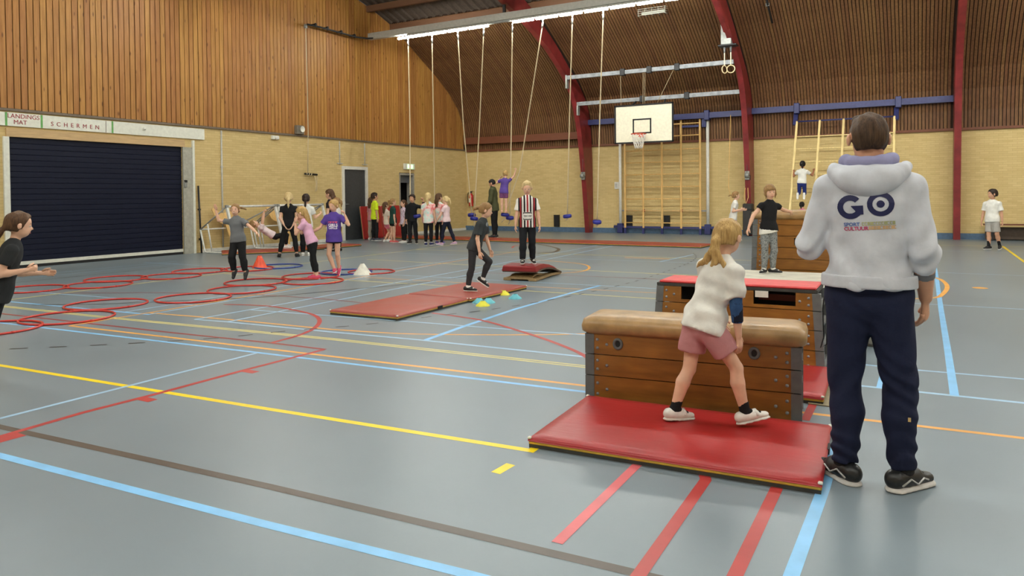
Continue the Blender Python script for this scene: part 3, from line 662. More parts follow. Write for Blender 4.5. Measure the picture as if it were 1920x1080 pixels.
# wall bars (flat) and tilted ladder
M_BARL = plain('pale_ash_wood', (238, 214, 150), 0.45, aniso=(3, 3, 0.4), nscale=8)
def ladder(name, label, ups, rungs, z1, loc, tilt, extra):
    M_BAR = MATS[('plain', 'ash_wood')] if extra else M_BARL
    e = empty(name, loc, label=label, cat='climbing frame'); e.rotation_euler = (tilt, 0, 0)
    for x in ups: MB().box((x, 0, z1/2+.06), (.065, .045, z1-.12), bev=.01).build('upright', M_BAR, e)
    for z in rungs: MB().cyl((ups[0]-.02, 0, z), (ups[-1]+.02, 0, z), .019, n=8).build('rung', M_BAR, e)
    if extra:
        for x in ups: MB().box((x, 0, .10), (.075, .07, .20)).build('foot_bracket', M_BLUEB, e)
        MB().box((0, .05, .22), (ups[-1]-ups[0]+.9, .06, .07)).build('foot_rail', M_BLUEB, e)
        for s_ in (ups[0]-.20, ups[-1]+.24):
            MB().cyl((s_, .06, .1), (s_, .06, 4.0), .052, n=14).build('post', M_WHITE, e)
            MB().box((s_, .05, .18), (.2, .16, .34), bev=.01).box((s_, .05, .24), (.46, .10, .08)).build('post_foot', M_BLUEB, e)
            MB().box((s_-.1, .02, 3.85), (.14, .14, .5), bev=.01).build('post_head', M_BLUEB, e)
        MB().box(((ups[3]+ups[4])/2, .05, 3.66), (.7, .04, .07)).box(((ups[3]+ups[4])/2, .05, 4.02), (.7, .05, .12)).build('top_rail', M_BLUEB, e)
        MB().box((0, .12, .80), (ups[-1]-ups[0]+.5, .02, .05)).build('lower_rail', M_GALV, e)
        for x in (ups[1], ups[3]): MB().box((x, .02, .80), (.07, .08, .10)).build('catch', M_RED, e)
    else:
        MB().cyl((ups[0]-.05, 0, z1-.02), (ups[-1]+.05, 0, z1-.02), .024, n=8).build('top_rail', M_BLUEB, e)
        for x in (ups[0]-.05, ups[-1]+.05): MB().box((x, .02, z1+.08), (.13, .08, .42), bev=.01).build('hanger_plate', M_BLUEB, e)
    return e
ladder('wall_bars', 'wooden wall bars between white posts below the basketball backboard', [-1.33, -.66, .01, .68, 1.33], [.38, .80, 1.21, 1.63, 2.06, 2.48, 2.90, 3.36, 3.76], 4.0, (-7.70, 24.2, 0), 0, True)
ladder('climbing_ladder', 'tilted wooden climbing ladder hooked to the blue beam behind the man', [-1.36, -.70, -.03, .64, 1.33], [.35, .82, 1.28, 1.72, 2.18, 2.62, 3.08, 3.52], 4.10, (-1.93, 22.1, 0), -math.atan2(2.0, 3.75), False)
for x, vl in ((-12.9, 'black vent panel on the far bricks just left of the striped boy'), (-11.83, 'black vent panel on the far bricks just right of the striped boy'), (-8.96, 'black vent panel behind the left half of the wall bars'), (-7.59, 'black vent panel behind the middle of the wall bars')): 
    e = fixture('wall_vent', vl, 'vent', (x, 24.38, .41), [('panel', MB().box((0, 0.05, 0), (.20, .10, .44)), M_BLACK), ('edge', MB().box((0, -.003, .21), (.21, .02, .02)), M_DARKM)]); e['group'] = 'black vents along the far brick wall'
fixture('wall_notice', 'small white notice on the bricks left of the wall bars', 'notice', (-9.44, 24.48, 1.70), [('sheet', MB().box((0, 0, 0), (.19, .02, .25)), M_WHITE), ('print', MB().box((-.03, -.012, .05), (.09, .004, .02)).box((-.03, -.012, 0), (.09, .004, .02)).box((-.03, -.012, -.05), (.09, .004, .02)), M_GREYM)])
fx = empty('fire_extinguisher', (-15.60, 24.36, .95), label='red fire extinguisher on the far brick wall in the corner', cat='extinguisher')
MB().lathe([(0, 0), (.075, .005), (.085, .03), (.085, .42), (.07, .47), (.03, .50), (.03, .53)], n=18).build('cylinder', plain('extinguisher_red', (190, 32, 34), .3), fx)
MB().box((0, 0, .56), (.05, .05, .07)).box((.04, 0, .60), (.12, .03, .02)).build('valve_handle', M_BLACK, fx)
MB().tube([(0, 0, .54), (-.12, -.02, .55), (-.16, -.02, .40), (-.12, -.03, .12)], .014, 6).build('hose', M_BLACK, fx)
MB().box((0, -.086, .24), (.10, .006, .16)).build('instruction_label', M_WHITE, fx)
MB().box((0, .11, .3), (.05, .06, .3)).build('wall_bracket', M_DARKM, fx)
# winches and pads on the arch columns
def winch(x, y, z, label): 
    fixture('rope_winch', label, 'winch', (x, y, z), [('drum', MB().cyl((-.06, -.09, 0), (.06, -.09, 0), .07, n=14), M_GREYM), ('plate', MB().box((0, 0, 0), (.14, .08, .28), bev=.01), M_GREYM), ('crank', MB().tube([(.06, -.09, 0), (.11, -.09, 0), (.11, -.09, -.14)], .01, 6), M_DARKM), ('cable', MB().cyl((0, -.05, .1), (.02, -.02, 1.5), .006, n=5), M_GALV)])
winch(-10.42, 23.70, 2.05, 'grey hand winch on the left red arch column'); winch(-4.75, 23.78, 1.95, 'grey hand winch on the middle red column')
cp = fixture('column_pad', 'dark foam pad strapped to the base of the middle red column', 'pad', (-4.76, 23.95, 0), [('pad', MB().box((0, 0, .55), (.28, .36, 1.0), bev=.03), plain('dark_pad', (58, 56, 54), .8)), ('strap', MB().box((0, 0, .85), (.30, .38, .05)), M_BLACK)])
fixture('hung_cord', 'orange cord loops hung on the middle red column', 'cord', (-4.75, 23.7, 0), [('cord_loop', MB().tube([(-.05, 0, 1.55), (-.08, -.03, 1.25), (-.02, -.03, 1.05), (.05, -.03, 1.25), (.03, 0, 1.55)], .014, 6), M_BAR), ('hanging_strap', MB().tube([(-.5, 0, 3.9), (-.55, -.1, 1.6), (-.45, -.1, 1.1), (-.3, -.05, 1.05)], .012, 6), M_BAR)])
# gymnastic rings rig on the middle arch
rg_ = empty('ring_rig', (-4.86, 21.45, 5.7), label='pair of wooden gymnastic rings hanging from a grey bracket on the red arch', cat='rings')
MB().box((0, 0.02, .30), (.30, .22, .60), bev=.01).build('bracket', M_GREYM, rg_)
MB().box((0.05, .0, -.02), (.52, .34, .05), bev=.01).build('base_plate', M_DARKM, rg_)
MB().box((.22, -1.95, .66), (.13, 2.1, .17), mat=Matrix.Rotation(-.42, 3, 'X')).build('red_rail', M_ARCH, rg_)
M_STRAP = plain('white_strap', (226, 216, 190), .8)
for k, (dx, rz) in enumerate(((-.06, 1.1), (.12, .1))):
    MB().cyl((dx, 0, -.05), (dx, 0, -.22), .03, .02).build('pulley', M_GALV, rg_)
    MB().box((dx, 0, -.40), (.03, .012, .40)).build('strap', M_STRAP, rg_)
    c = Vector((dx, 0, -.70)); MB().tube([c + Matrix.Rotation(rz, 3, 'Z') @ Vector((.11*math.cos(2*math.pi*i/20), 0, .11*math.sin(2*math.pi*i/20))) for i in range(20)], .016, 8, closed=True).build('ring', plain('ring_wood', (232, 212, 168), .5), rg_)
fixture('roof_cable', 'thin black cable pole on the slatted roof right of the rings', 'cable', (0, 0, 0), [('pole', MB().cyl((-3.62, 20.25, 6.95), (-3.60, 21.5, 6.2), .03, n=8), M_BLACK), ('clip', MB().box((-3.62, 20.9, 6.58), (.09, .06, .08)), M_GREYM)])
# bench at the far right
bn = empty('bench', (3.2, 24.05, 0), label='low brown wooden bench against the far brick wall behind the boy', cat='bench')
for dy in (-.10, .02, .14): MB().box((0, dy, .45), (3.2, .10, .035)).build('seat_slat', M_TRIMB, bn)
for dx in (-1.4, 0, 1.4): MB().box((dx, .02, .21), (.05, .30, .42)).build('leg', M_DARKM, bn)
MB().box((0, .17, .2), (3.1, .02, .34)).build('back_panel', plain('bench_back', (70, 56, 44), .7), bn)

# ------------------------------------------------------------------ mats
def mat_vinyl(name, col, rough=.34):
    n = NT(name); v = n.coords(); c = srgb(col)
    f = n.noise(v, 2.2, 5); s1 = n.coords((1, 6, 1)); cr = n.noise(s1, 5, 8, .75)
    d = tuple(x*.82 for x in c[:3]) + (1,)
    cc = n.mix(n.ramp(f, [(.35, (0, 0, 0, 1)), (.65, (1, 1, 1, 1))]), d, c)
    cc = n.mix(n.math('MULTIPLY', n.ramp(cr, [(.60, (0, 0, 0, 1)), (.70, (1, 1, 1, 1))]), .16), cc, srgb((220, 150, 140)))
    n.l(cc, n.b.inputs['Base Color']); n.l(n.math('ADD', n.math('MULTIPLY', f, .2), rough-.08), n.b.inputs['Roughness'])
    n.bump(n.math('ADD', f, n.math('MULTIPLY', cr, .3)), .25, .02); return n.m
M_MATR = mat_vinyl('red_vinyl', (168, 38, 40)); M_MATO = mat_vinyl('orange_red_vinyl', (156, 62, 48), .42)
M_MATY = plain('yellow_foam', (198, 160, 56), .6); M_MATG = plain('dark_grey_base', (58, 58, 54), .8)
M_CANVAS = plain('tan_canvas', (150, 138, 112), .9)
def gym_mat(label, c, size, rz, h=.062, mat=None, z=0.0, rot=None, tabs=True):
    e = empty('gym_mat', (c[0], c[1], z), rz, label=label, cat='mat', group='red gym mats')
    if rot is not None: e.rotation_euler = rot
    L, W = size
    MB().box((0, 0, .010), (L-.01, W-.01, .02)).build('base', M_MATG, e)
    MB().box((0, 0, .028), (L-.004, W-.004, .022), bev=.006).build('foam_band', M_MATY, e)
    m = MB(); n = 8; b = .012; zt = h; z0 = .036          # softly crowned cover
    xs = [-L/2, -L/2+b] + list(np.linspace(-L/2+.08, L/2-.08, n)) + [L/2-b, L/2]; ys = [-W/2, -W/2+b] + list(np.linspace(-W/2+.08, W/2-.08, n)) + [W/2-b, W/2]
    v, F = [], []
    for j, yy in enumerate(ys):
        for i, xx in enumerate(xs):
            edge = i in (0, len(xs)-1) or j in (0, len(ys)-1); near = i in (1, len(xs)-2) or j in (1, len(ys)-2)
            zz = z0+.008 if edge else (zt-.004 if near else zt + .002*math.sin(7*xx+3*yy)*math.sin(5*yy+xx))
            v.append((xx, yy, zz))
    nx = len(xs)
    F = [(j*nx+i, j*nx+i+1, (j+1)*nx+i+1, (j+1)*nx+i) for j in range(len(ys)-1) for i in range(nx-1)]
    ring = [i for i in range(nx)] + [j*nx+nx-1 for j in range(1, len(ys))] + [(len(ys)-1)*nx+i for i in range(nx-2, -1, -1)] + [j*nx for j in range(len(ys)-2, 0, -1)]
    o = len(v); v += [(v[i][0], v[i][1], z0) for i in ring]; k = len(ring)
    F += [(ring[a], o+a, o+(a+1) % k, ring[(a+1) % k]) for a in range(k)] + [tuple(o+a for a in range(k))]
    m.add(v, F, True); m.build('cover', mat or M_MATR, e)
    for sx in (-1, 1):
        for sy in (-1, 1): MB().box((sx*(L/2-.008), sy*(W/2-.008), h-.008), (.022, .022, .012), bev=.004).build('corner_tip', M_CREAM, e)
    if tabs: MB().box((L/2, .1, .035), (.012, .10, .03)).build('handle', M_BLACK, e)
    return e
gym_mat('large red gym mat in the foreground under the girl in pink shorts', (-1.155, 3.995), (1.50, .93), math.radians(2.9))
gym_mat('red gym mat in front of the open-slot vault box, right of the tan vault', (-1.10, 5.52), (1.10, .90), math.radians(2.0))
MB().box((0, 0, .004), (.22, .5, .008)).build('canvas_sheet', M_CANVAS, None, label='tan canvas strip sticking out under the red mat beside the man', cat='canvas').location = (-.52, 5.32, 0)
gym_mat('nearer of two orange-red floor mats laid end to end', (-5.59, 7.115), (1.0, 1.50), math.radians(1.0), mat=M_MATO)
gym_mat('farther of two orange-red floor mats, under the girl in grey', (-5.575, 8.64), (1.04, 1.50), math.radians(-1.0), mat=M_MATO)
gym_mat('long thin orange-red tumbling mat running across the back of the hall', (-10.05, 18.95), (10.6, 1.05), math.radians(-2.4), mat=M_MATO, tabs=False)
gym_mat('reddish floor mat under the girl hanging on the goal bar', (-14.45, 12.75), (1.9, 1.0), math.radians(52), mat=M_MATO)
gym_mat('reddish floor mat in front of the second white goal frame', (-14.15, 14.6), (1.9, 1.0), math.radians(86), mat=M_MATO)
for k, (yy, lab) in enumerate(((18.28, 'red mat standing against the wall beside the grey door'), (19.35, 'red mat leaning on the wall behind the queue of children'))):
    e = gym_mat(lab, (XL+.30-.04*k, yy), (1.07, 1.0), 0, z=.535, mat=M_MATR, tabs=False); e.rotation_euler = (0, math.radians(82), 0)
gym_mat('small red mat far behind the man near the right red column', (-.7, 18.6), (1.5, 1.0), 0, mat=M_MATO, tabs=False)
# white canvas landing mat between the vault boxes
lm = empty('landing_mat', (-1.10, 8.30, 0), label='thick landing mat with off-white canvas top between two vault boxes', cat='mat')
MB().box((0, 0, .19), (1.66, 2.20, .38), bev=.03).build('foam_block', plain('grey_block', (120, 118, 110), .8), lm)
MB().box((0, 0, .40), (1.68, 2.22, .045), bev=.015).build('canvas_top', plain('offwhite_canvas', (206, 202, 186), .85, nscale=6), lm)

# ------------------------------------------------------------------ vault boxes
def mat_varnish():
    n = NT('varnished_plywood'); v = n.coords((.7, 5, 5), rnd=True); g = n.noise(v, 3.2, 8, .62)
    vr = n.coords((1.0, 1, 3.0), rnd=True); wv = n.n('ShaderNodeTexWave'); wv.inputs['Scale'].default_value = 1.6; wv.inputs['Distortion'].default_value = 9; wv.inputs['Detail'].default_value = 3; n.l(vr, wv.inputs['Vector'])
    c = n.mix(n.ramp(g, [(.3, (0, 0, 0, 1)), (.7, (1, 1, 1, 1))]), srgb((120, 76, 26)), srgb((158, 106, 44)))
    c = n.mix(n.math('MULTIPLY', wv.outputs['Fac'], .25), c, srgb((108, 66, 22)))
    n.l(c, n.b.inputs['Base Color']); n.set(Roughness=.36); n.bump(g, .06, .003); return n.m
M_VARN = mat_varnish(); M_ENDP = plain('grey_plastic_end', (98, 100, 100), .5)
M_LEATH = plain('tan_leather', (164, 130, 84), .36, var=.12, nscale=7, bump=.15)
screw_me = MB().lathe([(0, .007), (.006, .006), (.010, .002), (.011, 0)], n=10).mesh('screw')
def vault(label, corner, rz, L, D, zs, flare=0.0, top='leather', holes=(), ztop=None, group='wooden vault boxes'):
    """corner = front left foot; zs = section boundaries from the floor up; flare = widening per metre of height downward"""
    e = empty('vault_box', corner, rz, label=label, cat='vault box', group=group); H = zs[-1]
    for k in range(len(zs)-1):
        za, zb = zs[k]+.003, zs[k+1]-.003
        for side in (0, 1):
            fa, fb = flare*(H-za), flare*(H-zb)
            def P(x, f): return -f if side == 0 else D + f
            x0, x1 = .045, L-.045; t = .022*(1 if side == 0 else -1)
            hl = [h for h in holes if h[2] == k and side == 0 and h[3] == 'slot']
            segs = [(x0, x1, za, zb)]
            if hl:
                segs = []; xx = x0
                for (ha, hb, _, _, hz0, hz1) in hl: segs += [(xx, ha, za, zb), (ha, hb, za, hz0)] + ([(ha, hb, hz1, zb)] if hz1 < zb-.002 else []); xx = hb
                segs.append((xx, x1, za, zb))
            m = MB()
            for (sa, sb, zlo, zhi) in segs:
                flo, fhi = flare*(H-zlo), flare*(H-zhi); ylo, yhi = P(0, flo), P(0, fhi)
                ea = flare*(H-zlo) if sa == x0 else 0; eb = flare*(H-zlo) if sb == x1 else 0
                ta = flare*(H-zhi) if sa == x0 else 0; tb = flare*(H-zhi) if sb == x1 else 0
                v = [(sa-ea, ylo, zlo), (sb+eb, ylo, zlo), (sb+tb, yhi, zhi), (sa-ta, yhi, zhi), (sa-ea, ylo+t, zlo), (sb+eb, ylo+t, zlo), (sb+tb, yhi+t, zhi), (sa-ta, yhi+t, zhi)]
                F = [(0, 1, 2, 3), (7, 6, 5, 4), (0, 4, 5, 1), (1, 5, 6, 2), (2, 6, 7, 3), (3, 7, 4, 0)]
                m.add(v, F if side == 0 else [f[::-1] for f in F])
            m.build('plank', M_VARN, e)
            if side == 0:
                for sx, nn in ((.085, 2), (.15, 1)):
                    for xx in (sx, L-sx):
                        for q_ in range(nn):
                            zz = za + (zb-za)*((.3, .72)[q_] if nn == 2 else .5)
                            s_ = link('screw', screw_me, M_GALV, e); s_.location = (xx, P(0, flare*(H-zz)) - .001, zz); s_.rotation_euler = (math.pi/2, 0, 0)
        for end in (0, 1):                                   # moulded end frame of this section: two posts and a rounded step
            m = MB(); fa, fb = flare*(H-za), flare*(H-zb)
            for side in (0, 1):
                y0a, y0b = (-fa, -fb) if side == 0 else (D+fa, D+fb); s1 = 1 if side == 0 else -1
                xa, xb = (-fa, -fb) if end == 0 else (L+fa, L+fb); w_ = .062 if end == 0 else -.062
                v = [(xa, y0a-.004*s1, za), (xa+w_, y0a-.004*s1, za), (xa+w_, y0a+.05*s1, za), (xa, y0a+.05*s1, za), (xb, y0b-.004*s1, zb), (xb+w_, y0b-.004*s1, zb), (xb+w_, y0b+.05*s1, zb), (xb, y0b+.05*s1, zb)]
                F = [(3, 2, 1, 0), (4, 5, 6, 7), (0, 1, 5, 4), (1, 2, 6, 5), (2, 3, 7, 6), (3, 0, 4, 7)]
                m.add(v, F if (s1*(1 if end == 0 else -1)) > 0 else [f[::-1] for f in F])
            xm = (-fa if end == 0 else L+fa) + (.03 if end == 0 else -.03)
            m.box((xm, D/2, za+.03), (.055, D+2*fa-.09, .06), bev=.018)
            m.build('end_frame', M_ENDP, e)
    MB().box((L/2, D/2, H/2), (L-.13, D-.06, H-.02)).build('dark_inside', M_BLACK, e) if not holes else MB().box((L/2, D/2+.03, H/2), (L-.13, .02, H-.02)).build('dark_inside', M_BLACK, e)
    for h in holes:
        if h[3] == 'round':
            c = Vector((h[0], -.004-flare*(H-h[1]), h[1])); MB().tube([c + Vector((.026*math.cos(2*math.pi*i/18), 0, .030*math.sin(2*math.pi*i/18))) for i in range(18)], .010, 8, closed=True).build('grommet', M_ENDP, e)
            MB().cyl(c + Vector((0, -.0015, 0)), c + Vector((0, .02, 0)), .024, n=16).build('grip_hole', M_BLACK, e)
    if top == 'leather':
        m = MB(); hh = ztop - H; nL = 3; prof = [(0.0, 0.0), (-.026, .02), (-.030, hh*.45), (-.018, hh*.8), (.02, hh*.97), (.07, hh)]
        v = []
        def rect(off, z): 
            c = .05; x0, x1, y0, y1 = off, L-off, off, D-off; pts = []
            for (cx, cy, a0) in ((x1-c, y0+c, -90), (x1-c, y1-c, 0), (x0+c, y1-c, 90), (x0+c, y0+c, 180)):
                for q_ in range(5): a = math.radians(a0 + 22.5*q_); pts.append((cx + c*math.cos(a), cy + c*math.sin(a), z))
            return pts
        rings = [rect(o_, H-.004+z_) for o_, z_ in prof]; n_ = len(rings[0])
        for r_ in rings: v += r_
        F = [(j*n_+i, j*n_+(i+1) % n_, (j+1)*n_+(i+1) % n_, (j+1)*n_+i) for j in range(len(rings)-1) for i in range(n_)]
        F += [tuple((len(rings)-1)*n_+i for i in range(n_)), tuple(range(n_))[::-1]]
        m.add(v, F, True); m.build('leather_top', M_LEATH, e)
    elif top == 'red':
        MB().box((L/2-.01, D/2, H+.012), (L-.02, D+.0, .024)).build('top_frame', M_MATG, e)
        MB().box((L/2-.005, D/2, H+.034), (L-.05, D-.01, .022), bev=.008).build('top_pad', plain('bright_red_pad', (206, 58, 60), .5), e)
    return e
vault('low vault box with tan leather top behind the foreground red mat', (-1.965, 4.485, 0), math.radians(6.3), 1.365, .355, [0, .177, .32, .46], 0, 'leather', [(.227, .40, 2, 'round'), (1.09, .405, 2, 'round')], .582)
vault('vault box with two hand slots and a flat red top, behind the tan-topped one', (-1.955, 6.0, 0), math.radians(.6), 1.30, .44, [0, .17, .325, .475, .612], .06, 'red', [(.21, .54, 3, 'slot', .502, .612), (.80, 1.12, 3, 'slot', .502, .612)])
vault('tall vault box with tan leather top that the girl in black leans on', (-1.86, 9.66, 0), math.radians(.5), 1.42, .45, [0, .14, .28, .42, .555, .70, .845, .985, 1.06], .03, 'leather', [(.50, .83, 5, 'slot', .735, .822)], 1.175)
vb = [o for o in bpy.data.objects if o.name.startswith('vault_box')]
MB().box((.865, -.006, .585), (.10, .012, .05)).build('paper_label', M_WHITE, vb[1])
MB().box((.96, .2, .54), (.30, .05, .05)).build('inner_mat', mat_vinyl('inner_dark_red', (110, 30, 34)), vb[1])
MB().box((.545, -.004, .775), (.07, .012, .05)).build('paper_label', plain('pink_label', (200, 130, 110), .6), vb[2])

# ------------------------------------------------------------------ springboard
spb = empty('springboard', (-5.63, 10.22, 0), math.radians(6), label='springboard with red padded top and curved wooden boards under the striped boy', cat='springboard')
M_PLY = plain('plywood', (150, 124, 84), .5, aniso=(4, 1, 4)); M_PLYD = plain('dark_plywood', (92, 72, 58), .5)
def curved(name, prof, w0, w1, t, mat, x=0, smooth_=True):
    m = MB(); v = []
    for s, z in prof: v += [(x-w0/2, s, z), (x+w0/2, s, z), (x+w0/2, s, z-t), (x-w0/2, s, z-t)]
    F = [(4*j+c, 4*j+(c+1) % 4, 4*j+4+(c+1) % 4, 4*j+4+c) for j in range(len(prof)-1) for c in range(4)] + [(3, 2, 1, 0), tuple(4*(len(prof)-1)+c for c in range(4))]
    m.add(v, [f[::-1] for f in F]); return m.build(name, mat, spb)
curved('runner', [(0, .045), (.3, .05), (.7, .06), (1.0, .05), (1.2, .035)], .13, .13, .04, M_PLY, -.22); curved('runner', [(0, .045), (.3, .05), (.7, .06), (1.0, .05), (1.2, .035)], .13, .13, .04, M_PLY, .22)
curved('spring_arch', [(.02, .05), (.15, .09), (.3, .10), (.45, .08), (.6, .05)], .40, .4, .025, M_PLY, 0)
curved('top_board', [(0.0, .165), (.25, .185), (.5, .185), (.75, .155), (1.0, .10), (1.2, .045)], .60, .6, .025, M_PLYD)
pad = MB(); v = []; prof = [(-.02, .16, .225), (.0, .16, .245), (.15, .185, .255), (.35, .19, .258), (.6, .178, .225), (.85, .14, .165), (.95, .115, .12)]
for s, zb, zt in prof: v += [(-.305, s, zb), (-.285, s, zt), (.285, s, zt), (.305, s, zb)]
pad.add(v, [(4*j+c, 4*j+(c+1) % 4, 4*j+4+(c+1) % 4, 4*j+4+c) for j in range(len(prof)-1) for c in range(4)] + [(3, 2, 1, 0), tuple(4*(len(prof)-1)+c for c in range(4))], False)
pad.build('padded_top', mat_vinyl('dark_red_vinyl', (138, 32, 36), .42), spb)

# ------------------------------------------------------------------ hoops, cones and marker discs
M_HOOP = plain('red_hoop', (196, 58, 50), .35); M_HOOPB = plain('blue_hoop', (52, 72, 150), .35)
def hoop(c, label, r=.485, mat=None, z=.013):
    e = empty('hoop', (c[0], c[1], z), label=label, cat='hoop', group='plastic hoops lying on the floor')
    MB().tube([(r*math.cos(2*math.pi*k/48), r*math.sin(2*math.pi*k/48), 0) for k in range(48)], .0125, 8, closed=True).build('ring', mat or M_HOOP, e)
    MB().cyl((r, -.02, 0), (r, .02, 0), .0145, n=8).build('joint_sleeve', mat or M_HOOP, e)
HP = [((-8.675, 4.773), 'red hoop on the floor nearest the running girl in black, foremost whole hoop'), ((-9.286, 5.608), 'red hoop overlapping the back of the foremost hoop at the left'), ((-8.751, 6.513), 'red hoop alone between the two front left hoops and the jumping girl'),
      ((-8.875, 7.442), 'red hoop just in front of the hoop the girl jumps into'), ((-9.439, 8.194), 'red hoop directly under the jumping girl in grey'), ((-8.67, 8.70), 'red hoop in front of the feet of the girl covering her face'), ((-9.24, 9.22), 'red hoop behind the feet of the girl covering her face'),
      ((-11.519, 6.832), 'red hoop in the back row by the shutter, second from the left'), ((-12.065, 7.464), 'red hoop in the back row touching the shutter side, third from the left'), ((-11.537, 8.153), 'red hoop in the back row left of the jumping girl, fourth from the left'), ((-11.863, 8.978), 'red hoop in the back row just left behind the jumping girl'),
      ((-11.953, 6.048), 'red hoop in the back row beside the knees of the running girl'), ((-11.33, 9.64), 'red hoop in the back row around the jumping girl, in front of the orange cone'), ((-8.712, 3.971), 'red hoop cut off by the left edge of the picture')]
for c, lab in HP: hoop(c, lab, z=.013)
hoop((-11.15, 10.25), 'blue hoop behind the orange cone', .46, M_HOOPB); hoop((-9.15, 10.02), 'blue hoop around the white cone and the foot of the girl in purple', .46, M_HOOPB)
hoop((-8.75, 10.25), 'red hoop mostly hidden behind the white cone', .42)
def cone(name, label, c, h, r0, r1, mat, grooves=0, rz=0):
    e = empty(name, (c[0], c[1], 0), rz, label=label, cat='cone'); m = MB(); n = 32; v = []
    prof = [(r0, .004), (r0*.97, .012), (r1+ (r0-r1)*.35, h*.6), (r1, h*.97), (r1*.8, h)]
    for r, z in prof:
        for i in range(n):
            a = 2*math.pi*i/n; k = 1 - grooves*max(0, math.cos(a*4))**8*(0.4+.6*z/h); v.append((r*k*math.cos(a), r*k*math.sin(a), z))
    m.add(v, [(j*n+i, j*n+(i+1) % n, (j+1)*n+(i+1) % n, (j+1)*n+i) for j in range(len(prof)-1) for i in range(n)], True)
    m.build('shell', mat, e); MB().lathe([(r1*.78, h-.004), (r1*.5, h-.006), (r1*.48, h-.03)], n=20).build('rim_hole', mat, e)
    MB().lathe([(r0*1.04, 0), (r0*1.04, .006), (r0*.9, .008)], n=28).build('base_edge', mat, e); return e
cone('marker_cone', 'white plastic cone standing inside the blue hoop', (-8.66, 9.90), .195, .165, .035, plain('white_plastic', (226, 224, 210), .45), .16, .4)
cone('marker_cone', 'orange plastic cone beside the jumping girl', (-11.38, 9.98), .24, .145, .04, plain('orange_plastic', (232, 84, 50), .4), .14, .2)
M_YD = plain('yellow_disc', (226, 220, 62), .5); M_BD = plain('turquoise_disc', (106, 190, 204), .5)
for nm, c, mt, lab in (('marker_disc', (-4.79, 7.73), M_YD, 'yellow marker disc in front of two turquoise ones beside the floor mat'), ('marker_disc', (-4.97, 7.93), M_BD, 'turquoise marker disc closest to the floor mat edge'), ('marker_disc', (-4.86, 7.98), M_BD, 'turquoise marker disc half behind the front yellow one'), ('marker_disc', (-5.06, 8.72), M_YD, 'yellow marker disc at the far corner of the floor mat'), ('marker_disc', (-4.73, 8.46), M_BD, 'turquoise marker disc standing alone on the right')):
    o = cone(nm, lab, c, .062, .088, .03, mt); o['category'] = 'marker'; o['group'] = 'small marker discs by the floor mats'

# ------------------------------------------------------------------ white goal frames and plywood panels by the left wall
M_GOAL = plain('white_tube', (222, 222, 214), .4); M_GTUBE = plain('grey_tube', (146, 146, 142), .4)
def goal(y0, y1, label):
    e = empty('goal_frame', (-15.0, (y0+y1)/2, 0), label=label, cat='goal frame', group='white tubular goal frames'); h = (y1-y0)/2
    MB().tube([(0, -h, 1.17), (0, h, 1.17)], .030, 10).build('crossbar', M_GOAL, e)
    for s_ in (-1, 1):
        MB().box((.17, s_*h, .585), (.055, .055, 1.2), mat=Matrix.Rotation(-math.atan2(.34, 1.17), 3, 'Y')).build('front_post', M_GOAL, e)
        MB().tube([(0, s_*h, 1.17), (-.68, s_*h-.25, .60)], .019, 8).build('sloping_stay', M_GTUBE, e)
        MB().tube([(-.68, s_*h-.25, .60), (-.62, s_*h-.18, .05), (-.55, s_*h-.15, .02), (.34, s_*h, .02)], .021, 8).build('base_tube', M_GOAL, e)
        MB().tube([(-.5, s_*h-.18, .74), (-.42, s_*h-.12, .02)], .019, 8).build('back_post', M_GOAL, e)
        MB().box((0, s_*h, 1.17), (.08, .08, .08), bev=.015).build('corner_joint', M_GREYM, e)
    MB().tube([(-.68, -h-.25, .60), (-.68, h-.25, .60)], .019, 8).build('back_bar', M_GOAL, e)
    MB().tube([(0, h, 1.17), (-.6, -h*.1, .62)], .018, 8).build('cross_brace', M_GTUBE, e)
goal(12.15, 13.70, 'white tubular goal frame nearest the shutter, a girl hanging on it'); goal(13.80, 15.45, 'white tubular goal frame farther along the wall, behind the girl in black')
PAN = [(.0, 1.10), (.03, 1.14), (.10, 1.13), (.24, 1.0), (.59, 1.04), (.67, .97), (.67, .66), (.53, 0), (.40, 0), (.36, .29), (.31, .70), (.17, .75), (.11, .8), (.05, .95)][::-1]
for yy, lab in ((12.28, 'shaped plywood panel leaning on the bricks behind the jumping girl'), (14.05, 'shaped plywood panel leaning on the bricks behind the girl in black')):
    e = empty('plywood_panel', (-15.42, yy, 0), label=lab, cat='panel', group='shaped plywood panels'); 
    M = Matrix.Rotation(-.28, 4, 'Y') @ Matrix(((0, 0, 1, 0), (1, 0, 0, 0), (0, 1, 0, 0), (0, 0, 0, 1)))
    MB().prism([(a*1.05, b*1.03) for a, b in PAN], -.01, .012, M).build('panel', M_BAR, e)
    MB().cyl(M @ Vector((.45, .8, .012)), M @ Vector((.45, .8, .02)), .03, n=12).build('bolt_plate', M_GREYM, e)
